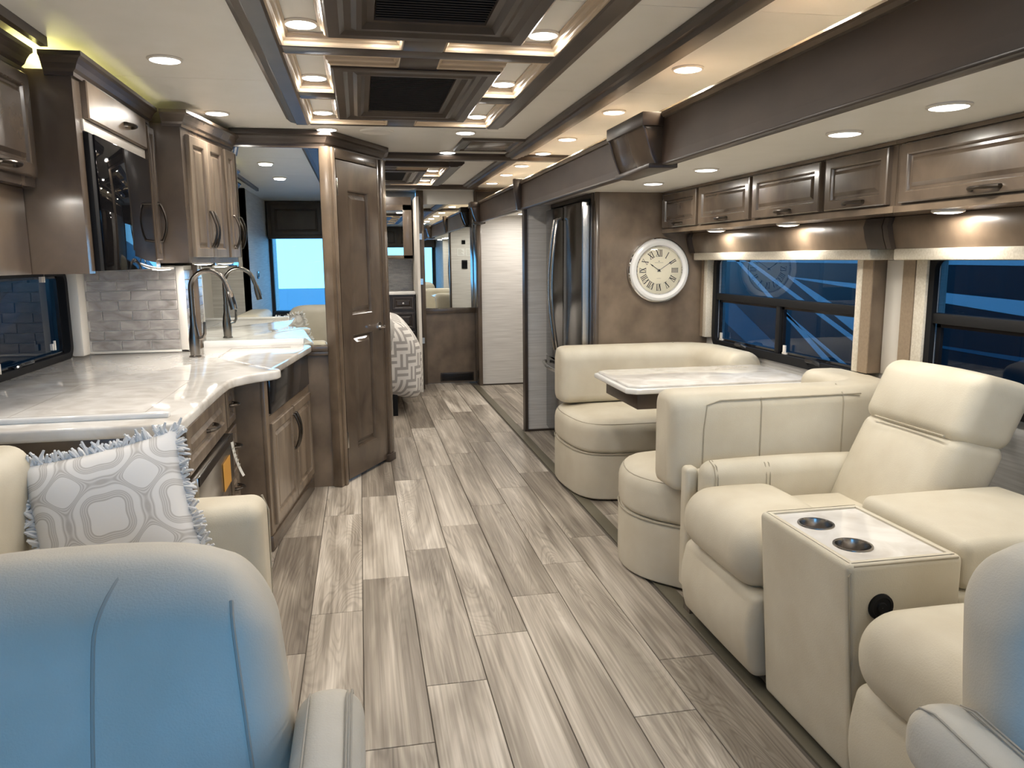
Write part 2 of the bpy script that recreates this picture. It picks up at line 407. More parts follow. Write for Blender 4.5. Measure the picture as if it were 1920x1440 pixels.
# end wall of the slide beside the refrigerator
struct(G().box(1.262, 2.22, 5.872, 5.93, 0, 1.79), 'wall_slide_end', 'wallpaper')
struct(G().box(1.238, 1.262, 5.862, 5.94, 0, 1.79).box(1.262, 1.455, 5.864, 5.872, 0, .014).box(1.45, 1.462, 5.84, 5.872, 0, 1.755), 'trim_3', 'wood_dark')
# wall that carries the clock
struct(G().box(1.47, 2.22, 4.73, 4.77, 0, 1.755), 'wall_dinette', 'wood_panel')
struct(G().box(1.452, 1.478, 4.722, 4.80, .0, 1.755), 'trim_4', 'wood', bevel=.003)
# ---- left side walls
struct(ywall(-1.53, -1.47, .95, 4.66, 0, HC + .01, [(1.9, 4.28, .875, 1.315)]), 'wall_left', 'white_trim')
struct(G().box(-1.16, -1.10, -1.8, 1.0, 0, HC + .01).box(-1.53, -1.1, .95, 1.0, 0, HC + .01), 'wall_left_front', 'wallpaper')
struct(G().box(-1.53, -1.47, 5.6, 8.7, 0, HC + .01), 'wall_left_bedroom', 'wallpaper')
# block of the bathroom behind the mirror
struct(G().box(-1.53, -.34, 4.655, 4.70, 0, HC).box(-.34, -.17, 4.655, 4.70, 0, HC), 'wall_bath_front', 'wood_panel')
struct(G().box(.10, .165, 5.27, 5.72, 0, HC).box(-1.53, .165, 5.66, 5.72, 0, HC), 'wall_bath', 'wood_panel')
# ---- far wall
struct(G().box(.62, 1.24, 8.45, 8.5, 0, HC), 'wall_back', 'wood_panel')
struct(G().box(-1.53, .62, 8.62, 8.7, 0, HC), 'wall_bedroom', 'wallpaper')
struct(G().box(.57, .598, 7.9, 8.62, 0, 1.97), 'wall_bedroom_side', 'white_trim')
struct(G().box(.61, .685, 8.38, 8.46, 0, HC), 'trim_5', 'wood', bevel=.006)
struct(G().box(1.225, 1.262, 8.40, 8.47, 0, HC), 'trim_6', 'wood', bevel=.006)
struct(G().box(.66, 1.23, 8.425, 8.455, .77, .83), 'trim_7', 'wood', bevel=.008)
# ---- front of the coach: windscreen opening behind the viewer
g = G().box(-1.16, 1.75, -.98, -.90, 0, .70).box(-1.16, 1.75, -.98, -.90, 1.80, HC).box(-1.16, -1.06, -.98, -.90, .70, 1.80).box(1.62, 1.75, -.98, -.90, .70, 1.80)
struct(g, 'wall_front', 'dash')
w0 = struct(G().box(-1.06, 1.62, -.95, -.945, .70, 1.80), 'window_1', 'glass_clear')
put(G().box(.19, .22, -.96, -.935, .70, 1.80), 'window_post', 'black', w0)
# ---- beams and mouldings on the ceiling
def mould_y(x0, x1, y0, y1, z0=2.035, steps=3, name='trim_8', mat='wood_dark'):
    g = G(); w = (x1 - x0)
    prof = [(x0, HC), (x0, z0 + .02), (x0 + w * .10, z0 + .012), (x0 + w * .22, z0 + .012), (x0 + w * .28, z0), (x0 + w * .55, z0), (x0 + w * .60, z0 + .008), (x0 + w * .68, z0 + .008), (x0 + w * .74, z0 + .016), (x0 + w * .84, z0 + .016), (x0 + w * .9, z0 + .026), (x1, z0 + .026), (x1, HC)]
    g.prism([(p[0], y0, p[1]) for p in prof], (0, y1 - y0, 0)); return struct(g, name, mat, smooth=True, angle=25)
def mould_x(x0, x1, y0, y1, z0=2.03, name='trim_9', mat='wood_dark'):
    g = G(); w = y1 - y0
    prof = [(y0, HC), (y0, z0 + .022), (y0 + w * .2, z0 + .004), (y0 + w * .3, z0), (y0 + w * .7, z0), (y0 + w * .8, z0 + .006), (y1, z0 + .022), (y1, HC)]
    g.prism([(x0, p[0], p[1]) for p in prof], (x1 - x0, 0, 0)); return struct(g, name, mat, smooth=True, angle=25)
mould_y(1.02, 1.175, .2, 5.46, name='trim_8')
mould_y(1.02, 1.175, 5.60, 7.72, name='trim_9')
mould_x(.165, 1.60, 5.47, 5.60, name='trim_10')
mould_x(.165, 1.175, 7.72, 7.84, name='trim_11')
mould_x(1.175, 1.6, 8.0, 8.1, name='trim_12', mat='wood')

# ================================================================ ceiling trays
def tray(y0, yl, ym, name, label, mirror):
    """wood ladder frame hung under the ceiling; ym is the mirror line of the pair of vents"""
    xc = .233; t = thing(name, (xc, ym, HC), label, 'ceiling tray')
    zb = 2.03
    def both(g, y_a, y_b, x_a, x_b):
        for sx in (1, -1):
            xa, xb = sorted((xc + sx * (x_a - xc), xc + sx * (x_b - xc)))
            g.append((xa, xb, y_a, y_b))
    sets = [1, -1] if mirror else [1]
    ya = ym - (yl if mirror else 0) - (.0 if mirror else .05); yb = ym + yl
    def prof_rail(s):
        xo = xc + s * .567; xi = xc + s * .453
        p = [(xo, HC), (xo, HC - .012), (xo - s * .02, zb + .012), (xo - s * .045, zb + .006), (xo - s * .05, zb), (xi + s * .012, zb), (xi, zb + .006), (xi, HC)]
        return p if s > 0 else p
    for s in (1, -1):
        put(G().prism([(p[0], ya, p[1]) for p in prof_rail(s)], (0, yb - ya, 0)), 'rail', 'wood_dark', t, smooth=True, angle=20)
    ends = [(yb - .035, yb)] + ([(ya, ya + .035)] if mirror else [(ya, ya + .035)])
    for a, b in ends: put(G().box(xc - .453, xc + .453, a, b, zb, HC), 'end_rail', 'wood_dark', t, bevel=.006)
    if mirror: put(G().box(xc - .453, xc + .453, ym - .045, ym + .045, zb, HC), 'cross_rail', 'wood_dark', t, bevel=.006)
    lips = []
    for s in sets:
        Y_ = lambda d: ym + s * d
        def bx(x0, x1, d0, d1, z0, z1, nm, mt, bev=.005):
            a, b = sorted((Y_(d0), Y_(d1))); return put(G().box(x0, x1, a, b, z0, z1), nm, mt, t, bevel=bev)
        e = .0 if mirror else -.015
        bx(xc - .068, xc + .068, .045 + e, .205, zb, HC, 'centre_bar', 'wood_dark')
        bx(xc - .068, xc + .068, 1.215, yl - .035, zb, HC, 'centre_bar', 'wood_dark')
        for q in (-1, 1):
            xa, xb = sorted((xc + q * .453, xc + q * .305)); bx(xa, xb, .66, .785, zb, HC, 'side_bar', 'wood_dark')
        # vent frame: stepped square funnel
        d0, d1 = .195, 1.225; a, b = sorted((Y_(d0), Y_(d1))); O = V3(xc - .305, b, zb)
        put(G().panel(O, X, -Y, -Z, .61, b - a, [(0, -.04), (0, .004), (.006, .008), (.04, .008), (.055, -.002), (.075, -.002), (.09, .006), (.105, .006), (.12, -.010), (.14, -.010), (.15, -.028)]), 'vent_frame', 'wood_dark', t)
        gr = put(G().box(xc - .16, xc + .16, a + .145, b - .145, zb + .020, zb + .023), 'grille', 'dark_grille', t)
        gg = G(); n = 34
        for k in range(n):
            y = a + .15 + (b - a - .30) * (k + .5) / n; gg.box(xc - .16, xc + .16, y - .004, y + .004, zb + .012, zb + .020)
        tag(put(gg, 'grille_slats', 'black', gr), kind='stuff')
        # pale skins in the light recesses: lamplight on the wood put into the colour
        for q in (-1, 1):
            for (d_a, d_b) in ((.205 if False else .05, .655), (.79, yl - .04)):
                near = d_a < .3
                xo, xi, xm = xc + q * .453, xc + q * .305, xc + q * .068
                lo, hi = .05 + e, .655
                segs = []
                if near: pts = [(xo, lo), (xm, lo), (xm, .190), (xi, .190), (xi, hi), (xo, hi)]
                else: pts = [(xo, .79), (xi, .79), (xi, 1.23), (xm, 1.23), (xm, yl - .04), (xo, yl - .04)]
                P = [V3(p[0], Y_(p[1]), 0) for p in pts]; n_ = len(P); cen = sum(P, V3(0, 0, 0)) / n_
                area = sum(P[i].x * P[(i + 1) % n_].y - P[(i + 1) % n_].x * P[i].y for i in range(n_)); sg = 1 if area > 0 else -1
                def inset(dd):
                    out = []
                    for i in range(n_):
                        e1 = (P[i] - P[i - 1]).normalized(); e2 = (P[(i + 1) % n_] - P[i]).normalized()
                        n1 = V3(-e1.y, e1.x, 0) * sg; n2 = V3(-e2.y, e2.x, 0) * sg; out.append(P[i] + (n1 + n2) * dd)
                    return out
                R = []
                for dd, z in ((-.004, zb + .004), (.004, zb + .001), (.009, zb + .006), (.009, zb + .014), (.017, zb + .019), (.019, zb + .030), (.026, zb + .034), (.027, HC - .001)):
                    R.append([p + V3(0, 0, z) for p in inset(dd)])
                put(G().rings(R, False, False), 'lit_recess_skin', 'lit_face_tone', t)
    return t
tray(2.76, 1.45, 2.76, 'ceiling_tray', 'large dark wood ceiling tray with two grilles and lit recesses over the aisle', True)
tray(5.96, 1.45, 5.98, 'ceiling_tray', 'smaller dark wood ceiling tray behind the cross beam further back', False)

# ================================================================ puck lights
def puck(name, label, warm=LED, watts=LED_W, r=.052, lens='lens'):
    t = thing(name, (0, 0, 0), label, 'light', local=True)
    put(G().lathe([(r * 1.18, 0), (r * 1.18, -.004), (r * 1.06, -.008), (r, -.008), (r, 0)], n=28, caps=False), 'ring', 'white_trim', t, smooth=True)
    put(G().lathe([(r, -.001), (r, -.007), (r * .8, -.010), (r * .4, -.012), (.001, -.0125)], n=28), 'lens', lens, t, smooth=True, angle=60)
    l = bpy.data.lights.new('lamp', 'AREA'); l.shape = 'DISK'; l.size = r * 1.7; l.energy = watts; l.color = warm
    lo = bpy.data.objects.new('lamp', l); C.objects.link(lo); lo.parent = t; lo.location = (0, 0, -.016)
    return t
proto = {}
def light_at(kind, x, y, z, label, group=None, **k):
    if kind not in proto: o = proto[kind] = puck('puck_light', label, **k)
    else: o = copy_tree(proto[kind])
    o.location = (x, y, z); o['label'] = label
    if group: o['group'] = group
    return o
near = ['nearest', 'second', 'third', 'fourth']
for k, (x, y) in enumerate([(-.657, 3.107), (-.657, 4.15)]):
    light_at('main', x, y, HC, ('round led puck in the pale ceiling above the counter, %s the mirror' % ('further from', 'nearer to')[k]), 'ceiling pucks left of the tray')
light_at('main', -.657, 2.05, HC, 'round led puck in the pale ceiling above the sofa', 'ceiling pucks left of the tray')
light_at('main', -.15, 4.565, HC, 'round led puck in the ceiling just in front of the wooden door crown', 'ceiling pucks past the tray')
light_at('main', .625, 4.573, HC, 'round led puck in the ceiling between the far tray edge and the register', 'ceiling pucks past the tray')
light_at('main', .615, 5.41, HC, 'round led puck in the ceiling against the dark cross beam', 'ceiling pucks past the tray')
WARM = (1, .80, .58)
for k, y in enumerate((1.15, 2.05, 2.95, 3.845, 4.735, 5.38)):
    light_at('warm', 1.272, y, HC, 'warm led puck %s from the cross beam along the ceiling strip over the slide fascia' % ['sixth', 'fifth', 'fourth', 'third', 'second', 'first'][k], 'pucks along the fascia strip', warm=WARM, watts=2.2)
for k, y in enumerate((6.1, 6.75, 7.5)):
    light_at('warm', 1.272, y, HC, 'warm led puck %s behind the cross beam along the far ceiling strip' % near[k].replace('nearest', 'first'), 'pucks along the far fascia strip')
for sx, nm in ((-.148, 'left'), (.614, 'right')):
    for y, q in ((2.59, 'beside the nearer ceiling grille'), (3.31, 'beside the near half of the further grille'), (4.055, 'at the far corner of the tray')):
        light_at('tray', sx, y, HC, 'bright led puck in the %s tray recess %s' % (nm, q), 'pucks in the tray recesses', watts=2.6, r=.046)
    light_at('tray', sx, 1.75, HC, 'bright led puck in the %s tray recess nearest the front seats' % nm, 'pucks in the tray recesses')
    for y, q in ((6.5, 'near'), (7.28, 'far')):
        light_at('tray', sx, y, HC, 'led puck in the %s recess at the %s end of the second tray' % (nm, q), 'pucks in the second tray')
for x in (.10, .372):
    light_at('small', x, 2.625, HC, 'small led puck in the tray strip %s the centre bar' % ('left of' if x < .2 else 'right of'), 'small pucks by the cross rail', watts=.8, r=.022)
for k, y in enumerate((1.05, 1.94, 2.41, 3.47, 4.14)):
    light_at('slide', 1.60, y, 1.755, 'cool led puck in the lowered slide ceiling, %s from the clock wall' % ['fifth', 'fourth', 'third', 'second', 'first'][k], 'slide ceiling pucks', warm=(1, .95, .86), watts=3.0, r=.05)
light_at('hall', 1.62, 7.75, 1.80, 'led puck over the far passage by the white wall panel', 'hall pucks', warm=LED, watts=7, r=.045)
light_at('hall', 1.62, 6.5, 1.80, 'led puck over the near end of the far passage', 'hall pucks')
light_at('hall', .0, 6.5, HC, 'added led puck brightening the foot of the bed', 'added bedroom pucks')  # added lamp, lifts the light at the far end
light_at('hall', .3, 7.95, HC, 'added led puck brightening the space before the mirrored cabinet', 'added bedroom pucks')  # second added lamp for a brighter bedroom end
# ================================================================ KITCHEN SIDE
def crown(g, path, z0=1.965, h=.07, out=.05):
    """crown moulding swept along a plan path (list of xy), outside is to the right of travel"""
    prof = [(0, 0), (.010, 0), (.012, .012), (.022, .020), (.030, .036), (.040, .050), (out, .056), (out, h), (-.03, h), (-.03, 0)]
    P = [V3(p[0], p[1], 0) for p in path]; R = []
    for i, p in enumerate(P):
        a = (P[i] - P[i - 1]).normalized() if i else (P[1] - P[0]).normalized(); b = (P[i + 1] - P[i]).normalized() if i < len(P) - 1 else a
        na, nb = V3(a.y, -a.x, 0), V3(b.y, -b.x, 0); n = (na + nb) / (1 + na.dot(nb))
        R.append([p + n * q[0] + V3(0, 0, z0 + q[1]) for q in prof])
    return g.rings(R, True, True)
# --- overhead cabinet over the left window
t = thing('overhead_cabinet', (-1.25, 2.4, 1.6), 'upper left wooden cabinet above the kitchen window with raised-panel door', 'cabinet')
put(G().box(-1.465, -1.06, 1.85, 2.935, 1.60, 1.985), 'body', 'wood', t)
for y0 in (1.93, 2.44):
    d = raised_door('door', t, (-1.06, y0, 1.63), Y, .47, .33); pull(d, (-1.038, y0 + .235, 1.652), Y, X)
put(crown(G(), [(-1.06, 1.85), (-1.06, 2.885)]), 'crown', 'wood_dark', t)
t = thing('window_valance', (-1.2, 2.4, 1.31), 'plain mottled brown valance board above the kitchen window', 'valance')
put(G().box(-1.13, -1.10, 1.85, 2.935, 1.312, 1.60).box(-1.46, -1.13, 1.85, 1.88, 1.312, 1.60), 'board', 'wood_panel', t, bevel=.003)
light_at('under', -1.08, 2.55, 1.60, 'led puck under the cabinet in front of the brown valance', 'under cabinet pucks', warm=LED, watts=2.0, r=.045)
# --- microwave cabinet
t = thing('microwave_cabinet', (-1.2, 3.44, 1.31), 'tall wooden upper cabinet housing the black microwave', 'cabinet')
XF = -.92
g = G().box(-1.465, XF, 2.945, 3.0, 1.312, 1.985).box(-1.465, XF, 3.79, 3.93, 1.325, 1.985).box(-1.465, XF, 3.0, 3.79, 1.835, 1.985).box(-1.465, -1.40, 3.0, 3.79, 1.312, 1.84).box(-1.465, XF, 2.94, 2.945, 1.312, 1.985)
put(g, 'body', 'wood', t)
d = put(G().panel((XF, 3.02, 1.842), Y, Z, X, .755, .128, [(0, 0), (0, .018), (.004, .022), (.01, .022)]), 'door', 'wood_panel', t); pull(d, (XF + .022, 3.49, 1.895), Y, X, .1)
d = raised_door('narrow_door', t, (XF, 3.805, 1.36), Y, .115, .59, fw=.03); pull(d, (XF + .02, 3.895, 1.53), Z, X, .17)
put(crown(G(), [(-1.0, 2.94), (XF, 2.94), (XF, 3.88)]), 'crown', 'wood_dark', t)
put(G().box(-1.0, XF + .006, 3.0, 3.79, 1.80, 1.84), 'filler', 'white_trim', t, bevel=.002)
t = thing('microwave', (-1.1, 3.4, 1.32), 'built-in black glass microwave above the counter', 'microwave')
put(G().box(-1.39, -.925, 3.015, 3.775, 1.32, 1.795), 'body', 'black', t, bevel=.004)
put(G().box(-.925, -.90, 3.06, 3.775, 1.32, 1.797), 'door', 'black_glass', t, bevel=.003)
put(G().box(-.925, -.905, 3.012, 3.055, 1.32, 1.797), 'control_strip', 'black', t, bevel=.002)
# --- angled tall upper cabinet
d1 = V3(.12, .69, 0).normalized(); n1 = V3(d1.y, -d1.x, 0); A1 = V3(-.79, 3.94, 0)
t = thing('corner_cabinet', (-1.1, 4.3, 1.34), 'angled wooden upper cabinet with three doors beside the tall mirror', 'cabinet')
put(G().prism([(-1.465, 3.935, 1.345), (-.79, 3.935, 1.345), (-.672, 4.632, 1.345), (-1.465, 4.632, 1.345)], (0, 0, .635)), 'body', 'wood', t)
for k, (s0, w) in enumerate(((.045, .225), (.275, .225), (.535, .15))):
    d = raised_door('door', t, A1 + d1 * s0 + Z * 1.372, d1, w, .568, fw=.045, mat='wood_glaze')
    sp_ = s0 + (w - .018 if k == 0 else .018 if k == 1 else w * .5); pull(d, A1 + d1 * sp_ + n1 * .02 + Z * 1.51, Z, n1, .17)
put(crown(G(), [(-.865, 3.935), (-.79, 3.935), (-.672, 4.632)]), 'crown', 'wood', t)
light_at('under', -.90, 3.86, 1.3243, 'led puck under the narrow cabinet beside the microwave', 'under cabinet pucks')
light_at('under', -.80, 4.3, 1.3445, 'led puck under the angled cabinet above the tap', 'under cabinet pucks')
# --- cove light on top of the cabinets
tag(put(G().box(-1.12, -1.10, 1.9, 3.9, 1.987, 1.996), 'cove_light', 'led_strip'), 'yellow led strip lying on top of the kitchen upper cabinets', 'light strip')
tag(put(G().box(-.985, -.962, 1.0, 2.88, 2.040, HC), 'cove_trim', 'wood_dark'), 'dark ceiling trim strip above the upper left cabinet', 'trim')
# --- base cabinets
t = thing('drawer_cabinet', (-1.0, 3.0, 0), 'wooden base cabinet with wide drawer and narrow drawer stack under the counter', 'cabinet')
put(G().box(-1.46, -.59, 2.46, 3.605, .07, .828).box(-1.46, -.63, 2.5, 3.6, 0, .07), 'body', 'wood', t, bevel=.003)
put(G().box(-.592, -.578, 2.46, 2.55, .08, .826), 'stile', 'wood_panel', t, bevel=.002)
d = raised_door('drawer', t, (-.588, 2.60, .655), Y, .72, .165, mat='wood_glaze'); pull(d, (-.568, 2.98, .74), Y, X, .12)
d = raised_door('drawer', t, (-.588, 2.60, .10), Y, .72, .34, mat='wood_glaze'); pull(d, (-.568, 2.98, .36), Y, X, .12)
for k in range(4):
    d = raised_door('small_drawer', t, (-.588, 3.36, .655 - k * .185), Y, .20, .165, fw=.035, mat='wood_glaze'); pull(d, (-.568, 3.46, .74 - k * .185), Y, X, .07)
t = thing('dishwasher_drawer', (-.6, 2.96, .45), 'steel dishwasher drawer front with energy label below the wide drawer', 'dishwasher')
put(G().box(-.588, -.55, 2.62, 3.31, .46, .645), 'front', 'steel', t, bevel=.004)
put(G().box(-.55, -.546, 2.62, 3.31, .615, .645), 'control_strip', 'black_gloss', t)
tag(put(G().box(-.549, -.5475, 3.06, 3.22, .465, .575), 'energy_label', 'tag_orange', t), 'orange energy label sheet')
g = G(); n = 8
R = [[V3(-.545 + .03 * (k / n) ** 2, 3.245 + .05 * (k / n), .62 - .16 * k / n), V3(-.545 + .03 * (k / n) ** 2, 3.305 + .05 * (k / n), .61 - .16 * k / n)] for k in range(n + 1)]
g.rings(R, False, False, loop=False); tg = put(g, 'paper_tag', 'tag_white', t)
g = G()
for k in range(5): g.box(-.5425 + .004 * k, -.5415 + .004 * k, 3.262 + .006 * k, 3.30 + .006 * k, .585 - .02 * k, .592 - .02 * k)
put(g, 'print', 'ink_grey', tg)
d2 = V3(.13, .98, 0).normalized(); n2 = V3(d2.y, -d2.x, 0); A2 = V3(-.455, 3.62, 0)
t = thing('sink_cabinet', (-.9, 4.1, 0), 'angled wooden sink cabinet with two doors standing next to the mirror wall', 'cabinet')
put(G().prism([(-1.46, 3.62, .07), (-.455, 3.62, .07), (-.325, 4.6, .07), (-.325, 4.63, .07), (-1.46, 4.63, .07)], (0, 0, .757)), 'body', 'wood_panel', t)
put(G().prism([(-1.46, 3.615, 0), (-.445, 3.615, 0), (-.315, 4.6, 0), (-.325, 4.63, 0), (-1.46, 4.63, 0)], (0, 0, .075)), 'plinth', 'wood', t, bevel=.006)
put(G().obox(A2, d2, Z, n2, -.005, .055, .08, .826, -.01, .008), 'stile', 'wood_panel', t, bevel=.003)
put(G().obox(A2, d2, Z, n2, .055, .98, .60, .635, -.01, .004), 'rail', 'wood_panel', t)
for s0 in (.065, .52):
    d = raised_door('door', t, A2 + d2 * s0 + Z * .11, d2, .445, .49, mat='wood_glaze')
    pull(d, A2 + d2 * (s0 + (.425 if s0 < .3 else .02)) + n2 * .02 + Z * .47, Z, n2, .18)
tag(put(G().obox(A2, d2, Z, n2, .07, .955, .645, .829, .001, .016), 'apron_sink', 'black_gloss', bevel=.004), 'glossy black apron-front sink set in the angled cabinet', 'sink')
# --- worktop
poly = [(-1.462, 2.42), (-.55, 2.42), (-.548, 2.8), (-.545, 3.15), (-.54, 3.28), (-.525, 3.34), (-.49, 3.40), (-.45, 3.45), (-.405, 3.485), (-.375, 3.52), (-.365, 3.555), (-.37, 3.585), (-.40, 3.605), (-.405, 3.62), (-.345, 4.1), (-.29, 4.53), (-.30, 4.57), (-.335, 4.585), (-.34, 4.636), (-.895, 4.636), (-.895, 4.396), (-1.462, 4.395)]
t = thing('worktop', (-1.0, 3.5, .83), 'glossy white quartz kitchen worktop with curved front edge', 'worktop')
put(G().prism([(p[0], p[1], .832) for p in poly], (0, 0, .04)), 'slab', 'quartz', t, bevel=.010, seg=3)
put(G().box(-1.46, -.60, 2.515, 2.545, .870, .890), 'raised_edge', 'quartz_edge', t, bevel=.007, seg=3)
put(G().box(-.885, -.335, 4.606, 4.636, .870, .906), 'upstand', 'quartz_edge', t, bevel=.005)
put(G().box(-1.105, -1.102, 2.56, 3.31, .8715, .8725).box(-.70, -.697, 2.56, 3.31, .8715, .8725).box(-1.105, -.697, 3.31, 3.313, .8715, .8725), 'cooktop_cover_joint', 'seam_line', t)
put(G().box(-.72, -.40, 3.78, 3.783, .8715, .8725).box(-.72, -.717, 3.78, 4.5, .8715, .8725).box(-.72, -.40, 4.5, 4.503, .8715, .8725), 'sink_cover_joint', 'seam_line', t)
# --- tiled backsplash
t = thing('tile_backsplash', (-1.18, 4.45, .872), 'grey stone subway tile backsplash panel behind the worktop', 'backsplash')
put(G().box(-1.462, -.925, 4.402, 4.636, .8725, 1.33), 'panel', 'grout', t)
put(G().box(-.958, -.918, 4.3965, 4.410, .8725, 1.33).box(-1.41, -.918, 4.3965, 4.410, .8725, .886), 'white_edge', 'white_trim', t, bevel=.003)
put(G().box(-1.466, -1.408, 4.30, 4.405, .8725, 1.315), 'white_return', 'white_trim', t, bevel=.01)
rows = 8; ph = .0525; tw = .146
for r_ in range(rows):
    z0 = .888 + r_ * ph; x = -1.408 - tw + (.5 if r_ % 2 else .06) * tw
    while x < -.962:
        a, b = max(x + .002, -1.405), min(x + tw - .002, -.961)
        if b - a > .012: put(G().box(a, b, 4.396, 4.403, z0 + .002, min(z0 + ph - .002, 1.325)), 'tile', 'tile', t, bevel=.0015, seg=1)
        x += tw
    for y0, y1 in (((4.412, 4.50), (4.503, 4.632)) if r_ % 2 else ((4.412, 4.56), (4.563, 4.632))):
        put(G().box(-.926, -.919, y0, y1, z0 + .0015, min(z0 + ph - .0015, 1.325)), 'tile', 'tile', t, bevel=.0015, seg=1)
# --- tap
fx, fy = -.837, 4.14
t = thing('kitchen_tap', (fx, fy, .872), 'brushed bronze gooseneck kitchen tap with pull-down spray head', 'tap')
put(G().lathe([(.030, .001), (.030, .006), (.024, .010), (.026, .05), (.027, .09), (.022, .13), (.016, .165), (.0145, .20), (.0145, .21)], (fx, fy, .872), n=24), 'base', 'brushed_bronze', t, smooth=True)
path = [V3(fx, fy, 1.06), V3(fx, fy, 1.14), V3(fx, fy, 1.215)]; cx, rr = fx + .088, .088
for k in range(1, 15):
    a = PI - k * (PI * .93) / 14; path.append(V3(cx + math.cos(a) * rr, fy - .012 * k / 14, 1.215 + math.sin(a) * rr * 1.03))
path.append(path[-1] + V3(.012, -.004, -.035))
put(G().tube(path, .0125, 14), 'spout', 'brushed_bronze', t, smooth=True)
e = path[-1]; dn = V3(.018, -.006, -.09)
sp_ = put(G().tube([e, e + dn * .15, e + dn * .6, e + dn], [.014, .0165, .019, .0175], 14), 'spray_head', 'brushed_bronze', t, smooth=True)
put(G().tube([e + dn * .3 + V3(.012, -.014, 0), e + dn * .7 + V3(.014, -.016, 0)], .006, 8), 'button', 'black', sp_, smooth=True)
put(G().tube([V3(fx + .02, fy, .965), V3(fx + .045, fy - .005, .972), V3(fx + .055, fy - .01, .99), V3(fx + .057, fy - .012, 1.05)], [.011, .010, .008, .006], 10), 'lever', 'brushed_bronze', t, smooth=True)
# --- left window
w = struct(G().box(-1.505, -1.50, 1.9, 4.28, .875, 1.315), 'window_2', 'glass_dark')
def frame_ring(g, x0, x1, ya, yb, za, zb, b, rad=.07, n=6):
    def loop(i, r):
        P = []
        for cy, cz, a0 in ((yb - i - r, zb - i - r, 0), (ya + i + r, zb - i - r, 90), (ya + i + r, za + i + r, 180), (yb - i - r, za + i + r, 270)):
            for k in range(n + 1):
                a = math.radians(a0 + 90 * k / n); P.append((cy + math.cos(a) * r, cz + math.sin(a) * r))
        return P
    o, i = loop(0, rad), loop(b, max(.01, rad - b)); R = []
    for x, L_ in ((x1, o), (x0, o), (x0, i), (x1, i), (x1, o)): R.append([V3(x, p[0], p[1]) for p in L_])
    return g.rings(R, False, False)
put(frame_ring(G(), -1.455, -1.50, 1.88, 4.30, .868, 1.322, .035), 'window_frame', 'black', w, smooth=True)
put(G().box(-1.495, -1.468, 3.36, 3.40, .90, 1.29), 'mullion', 'black', w)
put(G().box(-1.49, -1.475, 3.45, 4.22, .905, .915).box(-1.49, -1.475, 3.45, 4.22, 1.275, 1.285).box(-1.49, -1.475, 4.21, 4.22, .905, 1.285), 'sash', 'black_gloss', w)
for y, z in ((4.0, 1.26), (4.05, .935), (3.45, .90)): put(G().box(-1.474, -1.462, y, y + .03, z, z + .03).box(-1.462, -1.455, y + .008, y + .022, z, z + .045), 'latch', 'white_trim', w)
put(G().tube([(-1.47, 3.62, .90), (-1.455, 3.65, .915), (-1.455, 3.78, .915), (-1.47, 3.82, .90)], .010), 'crank', 'black_gloss', w, smooth=True)
# --- mirror wall
t = thing('tall_mirror', (-.55, 4.645, .87), 'tall frameless mirror between the kitchen and the wooden door', 'mirror')
put(G().box(-.895, -.205, 4.640, 4.654, .862, 1.985), 'glass', 'mirror', t)
struct(G().box(-.335, -.20, 4.628, 4.656, .80, .826).box(-.335, -.20, 4.62, 4.656, .826, .86), 'trim_13', 'wood', bevel=.006)
struct(crown(G(), [(-.672, 4.645), (-.178, 4.645), (.152, 5.262), (.152, 5.72)], z0=1.985, h=.083, out=.06), 'trim_14', 'wood_dark')
struct(G().box(-.672, -.19, 4.635, 4.656, 1.975, 2.0), 'trim_15', 'wood')
# --- angled door
DA = V3(-.172, 4.632, 0); DU = V3(.32, .602, 0).normalized(); DN = V3(DU.y, -DU.x, 0)
dr = struct(G().obox(DA, DU, Z, DN, .085, .60, .022, 1.925, -.02, .0), 'door_1', 'wood')
def door_leaf(O, w, h, panels):
    g = G()
    us = [0, .125, w - .125, w]; vs = [0] + [q for p in panels for q in p] + [h]
    for a, b in ((0, .125), (w - .125, w)): g.obox(O, DU, Z, DN, a, b, 0, h, 0, .022)
    for i in range(0, len(vs), 2): g.obox(O, DU, Z, DN, .125, w - .125, vs[i], vs[i + 1], 0, .022)
    return g
O = DA + DU * .085 + Z * .022
put(door_leaf(O, .515, 1.903, [(.17, .88), (1.0, 1.74)]), 'leaf_frame', 'wood', dr)
for a, b in ((.17, .88), (1.0, 1.74)):
    put(G().panel(O + DU * .125 + Z * a, DU, Z, DN, .265, b - a, [(0, 0), (0, .021), (.006, .018), (.012, .001), (.024, .001), (.05, .017), (.054, .017)]), 'panel', 'wood', dr)
put(G().obox(DA, DU, Z, DN, -.012, .028, 0, 1.985, -.03, .026).obox(DA, DU, Z, DN, .028, .06, 0, 1.985, -.03, .034).obox(DA, DU, Z, DN, .06, .080, 0, 1.985, -.03, .022), 'casing', 'wood_panel', dr, bevel=.004)
put(G().obox(DA, DU, Z, DN, .605, .635, 0, 1.985, -.03, .022).obox(DA, DU, Z, DN, .635, .70, 0, 1.985, -.03, .034), 'casing', 'wood', dr, bevel=.004)
put(G().obox(DA, DU, Z, DN, .08, .605, 1.93, 1.985, -.03, .024), 'head_casing', 'wood', dr, bevel=.003)
put(G().obox(DA, DU, Z, DN, .60, .70, 0, .05, -.03, .044), 'foot_block', 'wood_dark', dr, bevel=.004)
for z in (.22, 1.72): put(G().obox(DA, DU, Z, DN, .078, .092, z, z + .10, .018, .027), 'hinge', 'steel', dr, bevel=.002)
hp = DA + DU * .555 + Z * .925
hd = put(G().tube([hp + DN * .022, hp + DN * .03], .027, 16), 'handle', 'chrome', dr, smooth=True)
